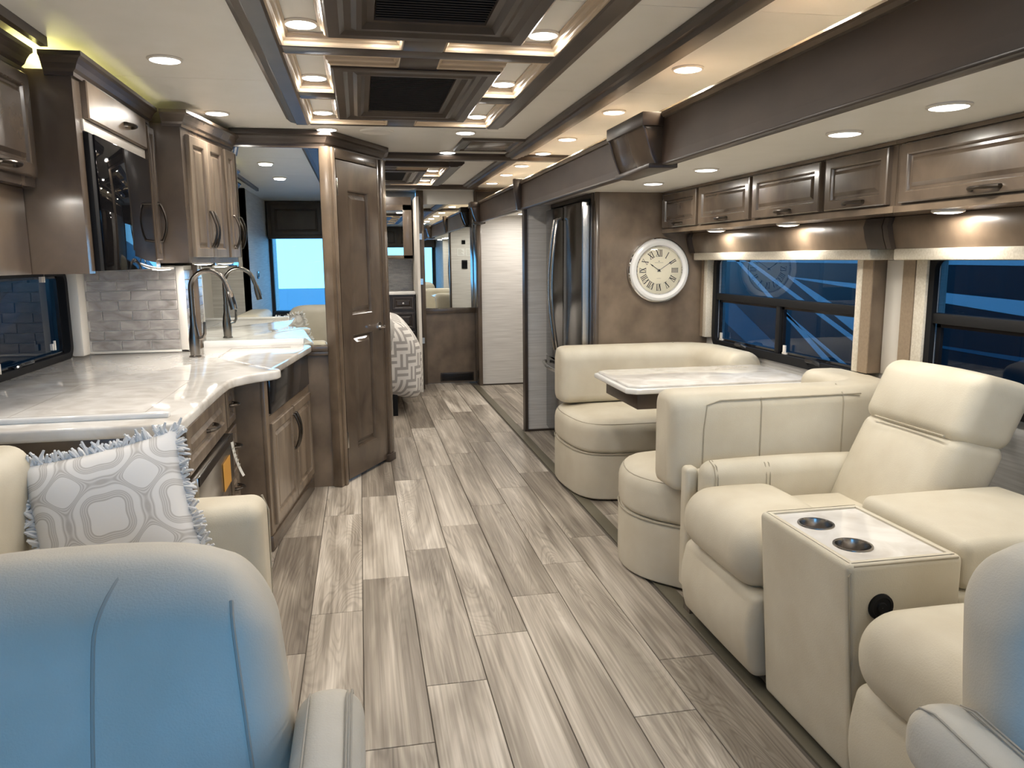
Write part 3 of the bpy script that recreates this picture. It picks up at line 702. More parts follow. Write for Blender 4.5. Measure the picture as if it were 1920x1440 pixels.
put(G().tube([hp + DN * .03, hp + DN * .06, hp + DN * .068 - DU * .02, hp + DN * .062 - DU * .10 + Z * .004], [.010, .010, .010, .007], 10), 'lever', 'chrome', hd, smooth=True)

# ================================================================ SOFA AND PILLOW
t = thing('sofa', (-.75, 1.8, 0), 'cream leather sofa beside the kitchen worktop', 'sofa')
put(G().cushion(-1.40, -.36, 1.26, 2.36, .06, .34, .03), 'base', 'leather', t, smooth=True)
put(G().cushion(-.95, -.335, 1.27, 2.235, .33, .475, .05, (0, 0, .015)), 'seat_cushion', 'leather', t, smooth=True)
put(G().cushion(-1.12, -.305, 2.225, 2.40, .06, .655, .045, (0, .01, 0)), 'arm', 'leather', t, smooth=True)
lean = lambda p: V3(p.x - (p.z - .88) * -.04, p.y, p.z)
put(G().cushion(-1.10, -.865, 1.27, 2.222, .42, .885, .06, (.02, 0, 0), f=lean), 'backrest', 'leather', t, smooth=True)
put(G().tube([(-.31, 2.375, .10), (-.303, 2.375, .60), (-.32, 2.375, .648)], .003, 6), 'seam', 'seam', t, smooth=True)
for x, y in ((-.4, 1.31), (-.4, 2.3), (-1.35, 1.31), (-1.35, 2.3)): put(G().box(x - .03, x + .03, y - .03, y + .03, 0, .065), 'foot', 'wood_dark', t)
# pillow: local frame, leaning against the arm
t = thing('throw_pillow', (-.615, 2.045, .515), 'white patterned fringed throw pillow leaning in the sofa corner', 'pillow', local=True)
t.rotation_euler = (Matrix.Rotation(math.radians(6), 3, 'Z') @ Matrix.Rotation(math.radians(64), 3, 'X') @ Matrix.Rotation(math.radians(11), 3, 'Z')).to_euler()
N_ = 18; hs = .195; vs = []; fs = []
for sgn in (1, -1):
    for i in range(N_ + 1):
        for j in range(N_ + 1):
            u, v = -1 + 2 * i / N_, -1 + 2 * j / N_
            k = (1 - abs(u) ** 2.6) * (1 - abs(v) ** 2.6); pin = 1 - .07 * (1 - abs(abs(u) - abs(v)) ** 1) * 0
            x = u * hs * (1 - .06 * (1 - v * v)); y = v * hs * (1 - .06 * (1 - u * u))
            vs.append((x, y + hs, sgn * .085 * max(0, k) ** .55))
for sgn in (0, 1):
    o = sgn * (N_ + 1) ** 2
    for i in range(N_):
        for j in range(N_):
            q = (o + i * (N_ + 1) + j, o + (i + 1) * (N_ + 1) + j, o + (i + 1) * (N_ + 1) + j + 1, o + i * (N_ + 1) + j + 1); fs.append(q if sgn == 0 else q[::-1])
put(G().add(vs, fs), 'cover', 'pillow_cloth', t, smooth=True)
g = G(); rnd = random.Random(3)
for side in range(4):
    for k in range(90):
        u = -1 + 2 * (k + rnd.random()) / 90; e_ = hs * (1 - .06 * (1 - u * u))
        p = {0: (u * hs, e_), 1: (u * hs, -e_), 2: (e_, u * hs), 3: (-e_, u * hs)}[side]; nrm = {0: (0, 1), 1: (0, -1), 2: (1, 0), 3: (-1, 0)}[side]
        p0 = V3(p[0], p[1] + hs, rnd.uniform(-.006, .006)); nn_ = V3(nrm[0], nrm[1], 0); ln = rnd.uniform(.010, .030)
        tt = V3(nrm[1], nrm[0], 0) * rnd.uniform(-.018, .018) + Z * rnd.uniform(-.014, .022)
        g.tube([p0 - nn_ * .004, p0 + nn_ * ln * .5 + tt * .7, p0 + nn_ * ln + tt * 1.3], [.0035, .005, .003], 5)
tag(put(g, 'fringe', 'fringe', t, smooth=True), 'shaggy white fringe', kind='stuff')
# ================================================================ SLIDE-OUT SIDE
def fascia(y0, y1, label, corbels):
    t = thing('slide_fascia', (1.23, (y0 + y1) / 2, 1.72), label, 'fascia')
    put(G().prism([(1.245, y0, 1.725), (1.215, y0, 1.725), (1.218, y0, 1.76), (1.22, y0, 1.90), (1.245, y0, 1.90)], (0, y1 - y0, 0)), 'board', 'wood_matte', t)
    put(G().prism([(1.30, y0, 1.905), (1.214, y0, 1.905), (1.206, y0, 1.915), (1.208, y0, 1.925), (1.222, y0, 1.938), (1.30, y0, 1.94)], (0, y1 - y0, 0)), 'top_cap', 'wood_panel', t)
    put(G().box(1.208, 1.25, y0, y1, 1.716, 1.727), 'bottom_edge', 'wood_dark', t, bevel=.003)
    for a, b in corbels:
        pr = [(1.22, 1.725), (1.195, 1.725), (1.178, 1.76), (1.16, 1.81), (1.146, 1.86), (1.138, 1.875), (1.22, 1.875)]
        c = put(G().prism([(p[0], a, p[1]) for p in pr], (0, b - a, 0)), 'corbel', 'wood', t, bevel=.003)
        put(G().box(1.128, 1.222, a - .012, b + .012, 1.872, 1.925), 'corbel_cap', 'wood_dark', c, bevel=.003)
        put(G().prism([(1.155, a - .02, 1.705), (1.27, a - .04, 1.705), (1.27, b + .04, 1.705), (1.175, b + .02, 1.705)], (0, 0, .02)), 'corbel_foot', 'wood_dark', c, bevel=.003)
        for yy in (a, b):
            put(G().tube([(p[0] - .002, yy, p[1]) for p in pr[1:6]], .0055, 8), 'corbel_bead', 'wood', c, smooth=True)
    return t
fascia(.75, 5.86, 'long brown wooden fascia with curved corbel above the dinette slide', [(3.06, 3.50)])
fascia(5.95, 8.18, 'far wooden fascia over the passage opening beside the white wall panel', [(7.95, 8.12)])
t = thing('fascia_bracket', (1.2, 5.9, 1.72), 'narrow curved wooden bracket joining the two fascias above the refrigerator wall', 'bracket')
pr = [(1.26, 1.715), (1.19, 1.715), (1.175, 1.80), (1.162, 1.90), (1.16, 1.945), (1.26, 1.945)]
put(G().prism([(p[0], 5.862, p[1]) for p in pr], (0, .04, 0)), 'front_plate', 'wood_dark', t, bevel=.003)
put(G().prism([(p[0] + .008, 5.902, p[1]) for p in pr], (0, .046, 0)), 'rear_plate', 'wood', t, bevel=.003)
# --- overhead cabinets over the windows
def overhead(name, label, y_far, doors, y_near):
    t = thing(name, (2.05, (y_far + y_near) / 2, 1.5), label, 'cabinet')
    put(G().box(1.90, 2.215, y_near, y_far, 1.502, 1.752), 'body', 'wood', t)
    put(G().box(1.893, 1.90, y_near, y_far, 1.502, 1.526).box(1.89, 1.90, y_near, y_far, 1.74, 1.754), 'rail', 'wood_panel', t)
    for ya, yb in doors:
        d = raised_door('door', t, (1.90, yb, 1.532), -Y, yb - ya, .203, fw=.04, t=.022)
        pull(d, (1.877, (ya + yb) / 2 - .01, 1.552), Y, -X, .11)
    return t
overhead('overhead_cabinet', 'long wooden overhead cabinet with four doors above the dinette window', 4.728, [(4.20, 4.70), (3.585, 4.165), (2.985, 3.55), (2.562, 2.945)], 2.535)
overhead('overhead_cabinet', 'wooden overhead cabinet with a wide door above the recliner window', 2.533, [(1.72, 2.495), (.92, 1.68)], .82)
for k, y in enumerate((4.18, 3.42, 2.39, 1.4)):
    light_at('under', 2.0, y, 1.502, 'led puck under the overhead cabinets, %s from the clock' % near[k].replace('nearest', 'first'), 'under cabinet pucks, window side')
# --- window valances with fabric hem and side panels
def valance(label, y0, y1, sides):
    t = thing('window_valance', (2.15, (y0 + y1) / 2, 1.33), label, 'valance')
    pr = [(2.215, 1.50), (2.085, 1.50), (2.075, 1.47), (2.085, 1.42), (2.10, 1.375), (2.215, 1.375)]
    put(G().prism([(p[0], y0, p[1]) for p in pr], (0, y1 - y0, 0)), 'board', 'wood_panel', t, smooth=True, angle=30)
    put(G().box(2.092, 2.215, y0 - .004, y1 + .006, 1.332, 1.376), 'fabric_hem', 'fabric_cream', t, bevel=.006)
    pr2 = [(2.215, 1.498), (2.062, 1.498), (2.052, 1.465), (2.062, 1.42), (2.078, 1.376), (2.215, 1.376)]
    put(G().prism([(p[0], y1, p[1]) for p in pr2], (0, .03, 0)), 'end_cap', 'wood_dark', t, smooth=True, angle=30)
    return t
def side_panel(label, y0, y1, lite, x0, z0=.843):
    t = thing('window_side_panel', (2.16, (y0 + y1) / 2, z0), label, 'window panel')
    put(G().box(x0, 2.218, y0, y1, z0, 1.332), 'box', 'wood_panel', t, bevel=.003)
    put(G().box(x0 - .004, x0 + .001, y0 + .002, y1 - .002, z0, 1.332), 'tan_face', 'fabric_tan', t)
    a, b = lite; put(G().box(x0 - .002, 2.218, a, b, z0 - .002, 1.332), 'cream_strip', 'fabric_cream', t, bevel=.003)
    return t
valance('brown wooden window valance with cream hem above the dinette window', 2.93, 4.68, None)
valance('brown wooden window valance with cream hem above the recliner window', 1.0, 2.775, None)
g = G()
pr2 = [(2.215, 1.498), (2.062, 1.498), (2.052, 1.465), (2.062, 1.42), (2.078, 1.376), (2.215, 1.376)]
t = thing('valance_bracket', (2.15, 2.87, 1.376), 'dark curved bracket between the two window valances', 'bracket')
put(G().prism([(p[0], 2.81, p[1]) for p in pr2], (0, .115, 0)), 'bracket', 'wood_dark', t, smooth=True, angle=30)
side_panel('tan side panel with cream edge at the near end of the dinette window', 2.975, 3.045, (3.046, 3.088), 2.15)
side_panel('tan side panel with cream edge at the far end of the recliner window', 2.766, 2.84, (2.705, 2.765), 2.19)
side_panel('narrow cream-edged side panel at the clock end of the dinette window', 4.69, 4.725, (4.642, 4.688), 2.17)
tag(put(G().box(2.205, 2.218, 4.60, 4.625, .84, 1.33), 'shade_track', 'fabric_tan'), 'thin brown shade track left of the dinette window', 'track')
tag(put(G().box(2.210, 2.219, 2.845, 2.972, .845, 1.33), 'filler_strip', 'white_trim', bevel=.002), 'white wall strip between the two right windows', 'wall strip')
# --- right windows
def awning(n, y0, y1):
    w = struct(G().box(2.246, 2.250, y0, y1, .80, 1.36), 'window_%d' % n, 'glass_tint')
    put(frame_ring(G(), 2.222, 2.20, y0 - .02, y1 + .02, .785, 1.375, .045, rad=.08), 'window_frame', 'black', w, smooth=True)
    put(G().box(2.205, 2.243, y0, y1, 1.085, 1.125), 'transom', 'black', w, bevel=.003)
    ym = (y0 + y1) / 2
    put(G().box(2.21, 2.243, ym - .02, ym + .02, .80, 1.09), 'mullion', 'black', w, bevel=.003)
    for a, b in ((y0 + .03, ym - .02), (ym + .02, y1 - .03)):
        put(G().box(2.225, 2.24, a, a + .02, .83, 1.085).box(2.225, 2.24, b - .02, b, .83, 1.085).box(2.225, 2.24, a, b, .825, .845).box(2.225, 2.24, a, b, 1.07, 1.088), 'sash', 'black_gloss', w)
        yy = (a + b) / 2
        put(G().tube([(2.215, yy - .05, .815), (2.185, yy - .03, .835), (2.182, yy + .03, .835), (2.215, yy + .06, .815)], .013, 8), 'crank', 'black_gloss', w, smooth=True)
        put(G().box(2.216, 2.226, b - .07, b - .03, .832, .842).box(2.214, 2.222, b - .062, b - .04, .842, .88), 'latch', 'white_trim', w)
awning(3, 3.08, 4.60); awning(4, 1.15, 2.70)
# --- clock
CC = V3(1.867, 4.73, 1.27)
t = thing('clock', CC, 'round white wall clock with roman numerals hanging above the dinette', 'clock')
put(G().lathe([(.19, 0), (.203, -.004), (.206, -.018), (.203, -.032), (.198, -.036), (.195, -.034)], CC, 'y', 64, caps=False), 'outer_rim', 'chrome', t, smooth=True)
put(G().lathe([(.197, -.030), (.190, -.046), (.175, -.052), (.158, -.048), (.154, -.040)], CC, 'y', 64, caps=False), 'white_ring', 'clock_ring', t, smooth=True)
put(G().lathe([(.155, -.044), (.151, -.047), (.148, -.042), (.147, -.030)], CC, 'y', 64, caps=False), 'inner_bezel', 'chrome', t, smooth=True)
fc = put(G().lathe([(.149, -.0), (.149, -.028)], CC, 'y', 48), 'face', 'clock_face', t)
num = ['XII', 'I', 'II', 'III', 'IIII', 'V', 'VI', 'VII', 'VIII', 'IX', 'X', 'XI']; num[4] = 'IV'
def stroke(g, F, a, b, w):
    a, b = Vector((a[0], a[1])), Vector((b[0], b[1])); d = (b - a).normalized(); n = Vector((-d.y, d.x)) * w / 2
    P = [F(q.x, q.y) for q in (a - n, b - n, b + n, a + n)]; g.prism(P, (0, -.0012, 0))
for k, s in enumerate(num):
    th = PI / 2 - k * PI / 6; c, sn = math.cos(th), math.sin(th); H_ = .041; ws = {'I': .0105, 'V': .022, 'X': .023}; tot = sum(ws[q] for q in s); x = -tot / 2; g = G()
    def F(u, v, c=c, sn=sn): 
        r = .087 + v; return V3(CC.x + c * r + sn * u, CC.y - .0285, CC.z + sn * r - c * u)
    for q in s:
        w = ws[q]; m_ = x + w / 2
        if q == 'I': stroke(g, F, (m_, 0), (m_, H_), .0045)
        if q == 'V': stroke(g, F, (x + .002, H_), (m_, 0), .005); stroke(g, F, (x + w - .002, H_), (m_, 0), .0022)
        if q == 'X': stroke(g, F, (x + .002, H_), (x + w - .002, 0), .005); stroke(g, F, (x + .002, 0), (x + w - .002, H_), .0022)
        x += w
    stroke(g, F, (-tot / 2, 0), (tot / 2, 0), .0016); stroke(g, F, (-tot / 2, H_), (tot / 2, H_), .0016)
    put(g, 'numeral', 'ink', fc)
def hand(deg, ln, nm, wd, mt='ink'):
    th = math.radians(90 - deg); d = V3(math.cos(th), 0, math.sin(th)); n = V3(-d.z, 0, d.x); O = CC + V3(0, -.0325, 0)
    put(G().prism([O - d * .015 + n * wd * .4, O - d * .015 - n * wd * .4, O + d * ln * .62 - n * wd * .4, O + d * ln * .72 - n * wd, O + d * ln, O + d * ln * .72 + n * wd, O + d * ln * .62 + n * wd * .4], (0, -.0012, 0)), nm, mt, t)
hand(304, .075, 'hour_hand', .004); hand(57, .118, 'minute_hand', .0032, 'ink_blue')
put(G().lathe([(.007, -.030), (.007, -.036)], CC, 'y', 16), 'hub', 'ink', t)
put(G().box(CC.x - .028, CC.x + .028, CC.y - .0293, CC.y - .0285, CC.z + .047, CC.z + .0495).box(CC.x - .004, CC.x + .004, CC.y - .0293, CC.y - .0285, CC.z + .053, CC.z + .060).box(CC.x - .014, CC.x + .014, CC.y - .0293, CC.y - .0285, CC.z - .052, CC.z - .050), 'dial_mark', 'ink_grey', fc)
m_, nt_, b_ = newmat('clock_glass'); N__ = nt_.nodes; N__.remove(b_)
ta = N__.new('ShaderNodeBsdfTransparent'); ga = N__.new('ShaderNodeBsdfGlossy'); ga.inputs['Roughness'].default_value = .01; fa = N__.new('ShaderNodeFresnel'); fa.inputs[0].default_value = 1.3; ma = N__.new('ShaderNodeMixShader')
for a, b in ((fa.outputs[0], ma.inputs[0]), (ta.outputs[0], ma.inputs[1]), (ga.outputs[0], ma.inputs[2]), (ma.outputs[0], N__['Material Output'].inputs[0])): nt_.links.new(a, b)
put(G().lathe([(.148, -.039), (.12, -.0415), (.08, -.044), (.04, -.0455), (.001, -.046)], CC, 'y', 48, caps=False), 'glass', 'clock_glass', t, smooth=True, angle=80)
# --- refrigerator
t = thing('refrigerator', (1.8, 5.3, 0), 'tall dark stainless french-door refrigerator beside the clock wall', 'refrigerator')
put(G().box(1.46, 2.19, 4.80, 5.84, .03, 1.735), 'body', 'black', t)
def fdoor(ya, yb, z0, z1, nm):
    n = 8; P = []
    for k in range(n + 1):
        q = k / n; P.append((1.395 - .022 * math.sin(PI * q) ** .7, ya + (yb - ya) * q))
    P += [(1.446, yb), (1.446, ya)]
    return put(G().prism([(p[0], p[1], z0) for p in P], (0, 0, z1 - z0)), nm, 'black_steel', t, smooth=True, angle=40)
dA = fdoor(4.83, 5.295, .63, 1.70, 'door'); dB = fdoor(5.305, 5.80, .63, 1.70, 'door'); dC = fdoor(4.83, 5.80, .06, .615, 'freezer_drawer')
put(G().box(1.40, 1.445, 4.822, 4.831, .64, 1.68), 'door_edge', 'steel', dA); put(G().box(1.40, 1.445, 4.822, 4.831, .07, .61), 'door_edge', 'steel', dC)
put(G().box(1.398, 1.45, 4.825, 4.90, 1.70, 1.718), 'hinge_cover', 'black', dA, bevel=.003)
for dd, y in ((dA, 5.262), (dB, 5.34)):
    P = [V3(1.37, y, .70)] + [V3(1.345 - .045 * math.sin(PI * k / 12), y + (.012 if y > 5.3 else -.012) * math.sin(PI * k / 12), .71 + .90 * k / 12) for k in range(13)] + [V3(1.37, y, 1.62)]
    put(G().tube(P, .011, 10), 'handle', 'steel', dd, smooth=True)
P = [V3(1.37, 4.92, .575)] + [V3(1.35 - .04 * math.sin(PI * k / 10), 4.93 + .77 * k / 10, .575) for k in range(11)] + [V3(1.37, 5.71, .575)]
put(G().tube(P, .014, 10), 'handle', 'steel', dC, smooth=True)
struct(G().box(1.448, 1.47, 4.79, 5.85, 1.725, 1.757).box(1.445, 1.475, 4.772, 4.812, 0, 1.755), 'trim_16', 'wood_dark', bevel=.002)
# --- dinette
def bench(label, plan, front_y, backs):
    t = thing('dinette_bench', (1.7, front_y, 0), label, 'bench')
    pl = smooth_poly(plan, 2)
    put(G().soft([(x, y) for x, y in pl], .01, .272, .01, .02), 'base', 'leather', t, smooth=True)
    put(G().soft(pl, .272, .462, .03, .075, puff=.02), 'seat_cushion', 'leather', t, smooth=True)
    n = len(pl); put(G().tube([(p[0], p[1], .27) for p in pl] + [(pl[0][0], pl[0][1], .27)], .004, 6, caps=False), 'welt', 'seam', t, smooth=True)
    cx = sum(p[0] for p in pl) / n; cy = sum(p[1] for p in pl) / n
    put(G().tube([(p[0] + (cx - p[0]) / max(.001, math.hypot(cx - p[0], cy - p[1])) * .022, p[1] + (cy - p[1]) / max(.001, math.hypot(cx - p[0], cy - p[1])) * .022, .437) for p in pl + pl[:1]], .003, 6, caps=False), 'piping', 'seam', t, smooth=True)
    return t
def back_roll(t, path, thick, z0, z1, r, name='backrest', lean=0.0):
    """upholstered back swept along a plan path"""
    P = [V3(p[0], p[1], 0) for p in path]
    out = []
    for i, p in enumerate(P):
        a = (P[i] - P[i - 1]).normalized() if i else (P[1] - P[0]).normalized(); b = (P[i + 1] - P[i]).normalized() if i < len(P) - 1 else a
        n_ = (V3(a.y, -a.x, 0) + V3(b.y, -b.x, 0)).normalized()
        endk = min(i, len(P) - 1 - i); sc = (.0, .62, .88, 1)[min(endk, 3)] if True else 1
        prof = []; K = 6; h = z1 - z0
        for (cx, cz, a0) in ((1, z1 - r, 0), (-1, z1 - r, 90), (-1, z0 + r * .6, 180), (1, z0 + r * .6, 270)):
            rr = r if cz > (z0 + z1) / 2 else r * .6
            for k in range(K + 1):
                an = math.radians(a0 + 90 * k / K); prof.append((cx * (thick / 2 - rr) + math.cos(an) * rr, cz + math.sin(an) * rr))
        for q in prof: pass
        zc = (z0 + z1) / 2
        out.append([p + n_ * (q[0] * (.55 + .45 * sc) + lean * (q[1] - z0)) + V3(0, 0, zc + (q[1] - zc) * (.82 + .18 * sc)) for q in prof])
    return put(G().rings(out, True, True), name, 'leather', t, smooth=True, angle=70)
planF = [(2.2, 4.0), (2.2, 4.70), (1.24, 4.70), (1.15, 4.62), (1.135, 4.35), (1.18, 4.06), (1.33, 3.985), (1.7, 3.99)]
tF = bench('far cream leather dinette bench against the clock wall', planF[::1], 4.3, None)
def bend(pts, n=6):
    q = []
    for a, b, in zip(pts, pts[1:]):
        for k in range(n): q.append((a[0] + (b[0] - a[0]) * k / n, a[1] + (b[1] - a[1]) * k / n))
    return q + [pts[-1]]
pF = [(1.165, 4.56), (1.175, 4.56), (1.195, 4.56), (1.225, 4.56)] + [(1.225 + .62 * k / 6, 4.56) for k in range(1, 7)] + [(1.95, 4.553), (2.02, 4.525), (2.07, 4.47), (2.093, 4.38), (2.095, 4.28), (2.095, 4.18), (2.095, 4.08), (2.095, 4.01), (2.095, 3.98), (2.095, 3.965), (2.095, 3.955)]
bk = back_roll(tF, pF, .22, .478, .822, .085)
put(G().tube([(1.89, 4.443, .50), (1.892, 4.447, .62), (1.905, 4.46, .74), (1.91, 4.50, .81), (1.912, 4.56, .824), (1.912, 4.62, .81)], .003, 6), 'seam', 'seam', bk, smooth=True)
planN = [(2.2, 3.38), (1.75, 3.385), (1.30, 3.395), (1.14, 3.33), (1.075, 3.10), (1.12, 2.93), (1.24, 2.80), (1.30, 2.735), (2.2, 2.735)]
tN = bench('near cream leather dinette bench with its back to the recliner', planN, 3.1, None)
pN = [(1.14, 2.80), (1.15, 2.80), (1.17, 2.80), (1.21, 2.80)] + [(1.21 + .65 * k / 6, 2.80) for k in range(1, 7)] + [(1.95, 2.81), (2.03, 2.84), (2.085, 2.90), (2.10, 2.98), (2.10, 3.08), (2.10, 3.18), (2.10, 3.23), (2.10, 3.26), (2.10, 3.28)]
bk = back_roll(tN, pN, .215, .455, .838, .06)
put(G().tube([(1.26, 2.699, .46), (1.262, 2.6915, .56), (1.264, 2.6915, .70), (1.275, 2.693, .795), (1.33, 2.6965, .81), (1.6, 2.6965, .812), (1.93, 2.70, .812)], .003, 6), 'seam', 'seam', bk, smooth=True)
put(G().tube([(1.50, 2.6915, .48), (1.50, 2.6915, .78), (1.50, 2.70, .815)], .003, 6), 'seam', 'seam', bk, smooth=True)
put(G().tube([(1.85, 2.6915, .48), (1.85, 2.6915, .78), (1.85, 2.70, .815), (1.87, 2.78, .84)], .003, 6), 'seam', 'seam', bk, smooth=True)
t = thing('dinette_table', (1.7, 3.65, 0), 'white quartz dinette table with clipped corners between the two benches', 'table')
tp = [(1.235, 3.355), (2.12, 3.355), (2.17, 3.40), (2.17, 3.90), (2.13, 3.945), (1.25, 3.945), (1.20, 3.91), (1.195, 3.395)]
def tbl(sc, z0, z1, nm, mt, bev):
    c = (1.68, 3.65); put(G().prism([(p[0] + (c[0] - p[0]) / abs(c[0] - p[0]) * sc, p[1] + (c[1] - p[1]) / abs(c[1] - p[1]) * sc, z0) for p in tp], (0, 0, z1 - z0)), nm, mt, t, bevel=bev, seg=3)
tbl(0, .722, .748, 'edge', 'quartz_edge', .008); tbl(.018, .746, .760, 'top', 'quartz', .006)
put(G().box(1.262, 2.12, 3.415, 3.89, .64, .722), 'apron', 'wood_dark', t, bevel=.003)
put(G().box(1.6, 1.7, 3.6, 3.7, .02, .64).box(1.5, 1.8, 3.5, 3.8, 0, .03), 'pedestal', 'wood_dark', t, bevel=.004)
# --- recliners
def recliner(label, y0, y1, arm_far, group):
    t = thing('recliner', (1.6, (y0 + y1) / 2, 0), label, 'recliner', group)
    ys = y1 - (.17 if arm_far else .02)
    def fr(p):   # footrest bulges forward
        return V3(p.x - .025 * math.sin(max(0, min(1, (p.z - .04) / .3)) * PI), p.y, p.z)
    put(G().cushion(1.155, 1.24, y0 + .005, ys + .075 * (1 if arm_far else 0), .045, .325, .03, (.012, 0, 0), f=fr), 'footrest', 'leather', t, smooth=True)
    put(G().cushion(1.105, 1.50, y0 + .008, ys + .07 * (1 if arm_far else 0), .315, .535, .105, (.0, 0, .012), m=6, k=6), 'front_roll', 'leather', t, smooth=True)
    put(G().cushion(1.20, 1.78, y0 + .01, ys, .12, .492, .06, (0, 0, .012)), 'seat', 'leather', t, smooth=True)
    ln_ = lambda p: V3(p.x + (p.z - .42) * .45, p.y, p.z - (p.x - 1.72) * .25)
    put(G().cushion(1.672, 1.87, y0 + .012, ys + .03, .40, .772, .045, (.03, 0, 0), f=ln_), 'backrest', 'leather', t, smooth=True)
    hr = put(G().cushion(1.66, 1.87, y0 + .012, ys + .03, .752, .965, .045, (.018, 0, .01), f=ln_), 'headrest', 'leather', t, smooth=True)
    put(G().tube([ln_(V3(1.657, y0 + .06 + (ys - y0 - .12) * k / 8, .762)) for k in range(9)], .004, 6), 'crease', 'seam', hr, smooth=True)
    put(G().box(1.24, 2.0, y0 + .03, y1 - .03, .03, .14), 'base', 'black', t)
    if arm_far:
        a = put(G().cushion(1.195, 1.86, y1 - .165, y1 - .055, .12, .61, .05, (0, 0, .008)), 'arm', 'leather', t, smooth=True)
        put(G().cushion(1.165, 1.215, y1 - .06, y1, .10, .575, .018), 'arm_front', 'leather', a, smooth=True)
        put(G().cushion(1.2, 1.9, y1 - .045, y1 - .005, .10, .56, .018), 'arm_side', 'leather', a, smooth=True)
        for xx in (1.43, 1.445): put(G().tube([(xx, y1 - .168, .47), (xx, y1 - .1665, .56), (xx, y1 - .15, .602), (xx, y1 - .11, .616)], .002, 6), 'stitch', 'seam', a, smooth=True)
        for xx in (1.23, 1.24): put(G().tube([(xx, y1 - .168, .36), (xx, y1 - .1665, .56), (xx, y1 - .15, .600), (xx, y1 - .11, .613)], .002, 6), 'stitch', 'seam', a, smooth=True)
        put(G().box(1.185, 1.245, y1 - .075, y1 - .015, 0, .115), 'foot', 'wood', t, bevel=.003)
    return t
recliner('cream leather recliner next to the dinette, its headrest below the window', 2.045, 2.675, True, 'theatre recliners')
recliner('cream leather recliner nearest the viewer on the right beyond the cup-holder console', .98, 1.585, False, 'theatre recliners')
# --- console
t = thing('recliner_console', (1.5, 1.82, 0), 'cream console with cup holders between the two recliners', 'console')
tap = lambda p: V3(p.x - .045 * max(0, p.z / .6) if p.x < 1.35 else p.x, p.y, p.z)
gb = G().cushion(1.185, 1.466, 1.60, 2.035, .02, .604, .018, f=tap, k=3, m=12)
gb.f = [f for f in gb.f if not (sum(gb.v[i].z for i in f) / len(f) > .6035)]
put(gb, 'front_body', 'leather', t, smooth=True)
put(G().panel((1.139 + .017, 2.035 - .017, .6045), X, -Y, Z, .294, .401, [(0, -.02), (0, 0), (.006, .001), (.012, -.002), (.014, -.02)]).__class__() .rings([[V3(1.155 + i, 1.617 + i, z), V3(1.452 - i, 1.617 + i, z), V3(1.452 - i, 2.018 - i, z), V3(1.155 + i, 2.018 - i, z)] for i, z in ((0, .6035), (.006, .6045), (.013, .603), (.014, .590))], False, False), 'tray_rim', 'leather', t)
put(G().cushion(1.45, 1.96, 1.605, 2.03, .05, .50, .02, k=3), 'rear_body', 'leather', t, smooth=True)
put(G().cushion(1.468, 1.96, 1.602, 2.033, .50, .632, .03, (0, 0, .012)), 'arm_lid', 'leather', t, smooth=True)
bm = bmesh.new(); cups = ((1.245, 1.905), (1.245, 1.735)); es = []
rc = [bm.verts.new(p) for p in ((1.165, 1.622, .598), (1.445, 1.622, .598), (1.445, 2.014, .598), (1.165, 2.014, .598))]
es += [bm.edges.new((rc[i], rc[(i + 1) % 4])) for i in range(4)]
for cx_, cy_ in cups:
    cv = [bm.verts.new((cx_ + .044 * math.cos(2 * PI * k / 32), cy_ + .044 * math.sin(2 * PI * k / 32), .598)) for k in range(32)]
    es += [bm.edges.new((cv[i], cv[(i + 1) % 32])) for i in range(32)]
bmesh.ops.triangle_fill(bm, use_beauty=True, use_dissolve=False, edges=es)
bm.verts.index_update(); tri = [tuple(v.index for v in f.verts) for f in bm.faces if not any(math.hypot(f.calc_center_median().x - c_[0], f.calc_center_median().y - c_[1]) < .04 for c_ in cups)]; vv = [v.co.copy() for v in bm.verts]; bm.free()
put(G().add(vv, tri), 'tray_top', 'quartz', t)
for cx_, cy_ in cups:
    put(G().lathe([(.001, -.055), (.036, -.055), (.042, -.052), (.0435, 0), (.045, .003), (.050, .003), (.051, .0003)], (cx_, cy_, .598), 'z', 32, caps=False), 'cup_holder', 'cup_steel', t, smooth=True, angle=50)
put(G().lathe([(.001, -.010), (.012, -.010), (.014, -.006), (.024, -.006), (.026, -.008), (.033, -.006), (.034, .0)], (1.235, 1.60, .49), 'y', 28, caps=False), 'power_socket', 'black', t, smooth=True, angle=30)
put(G().tube([(1.19, 1.602, .05), (1.165, 1.602, .3), (1.145, 1.604, .575), (1.16, 1.606, .598), (1.45, 1.604, .599)], .003, 6), 'seam', 'seam', t, smooth=True)

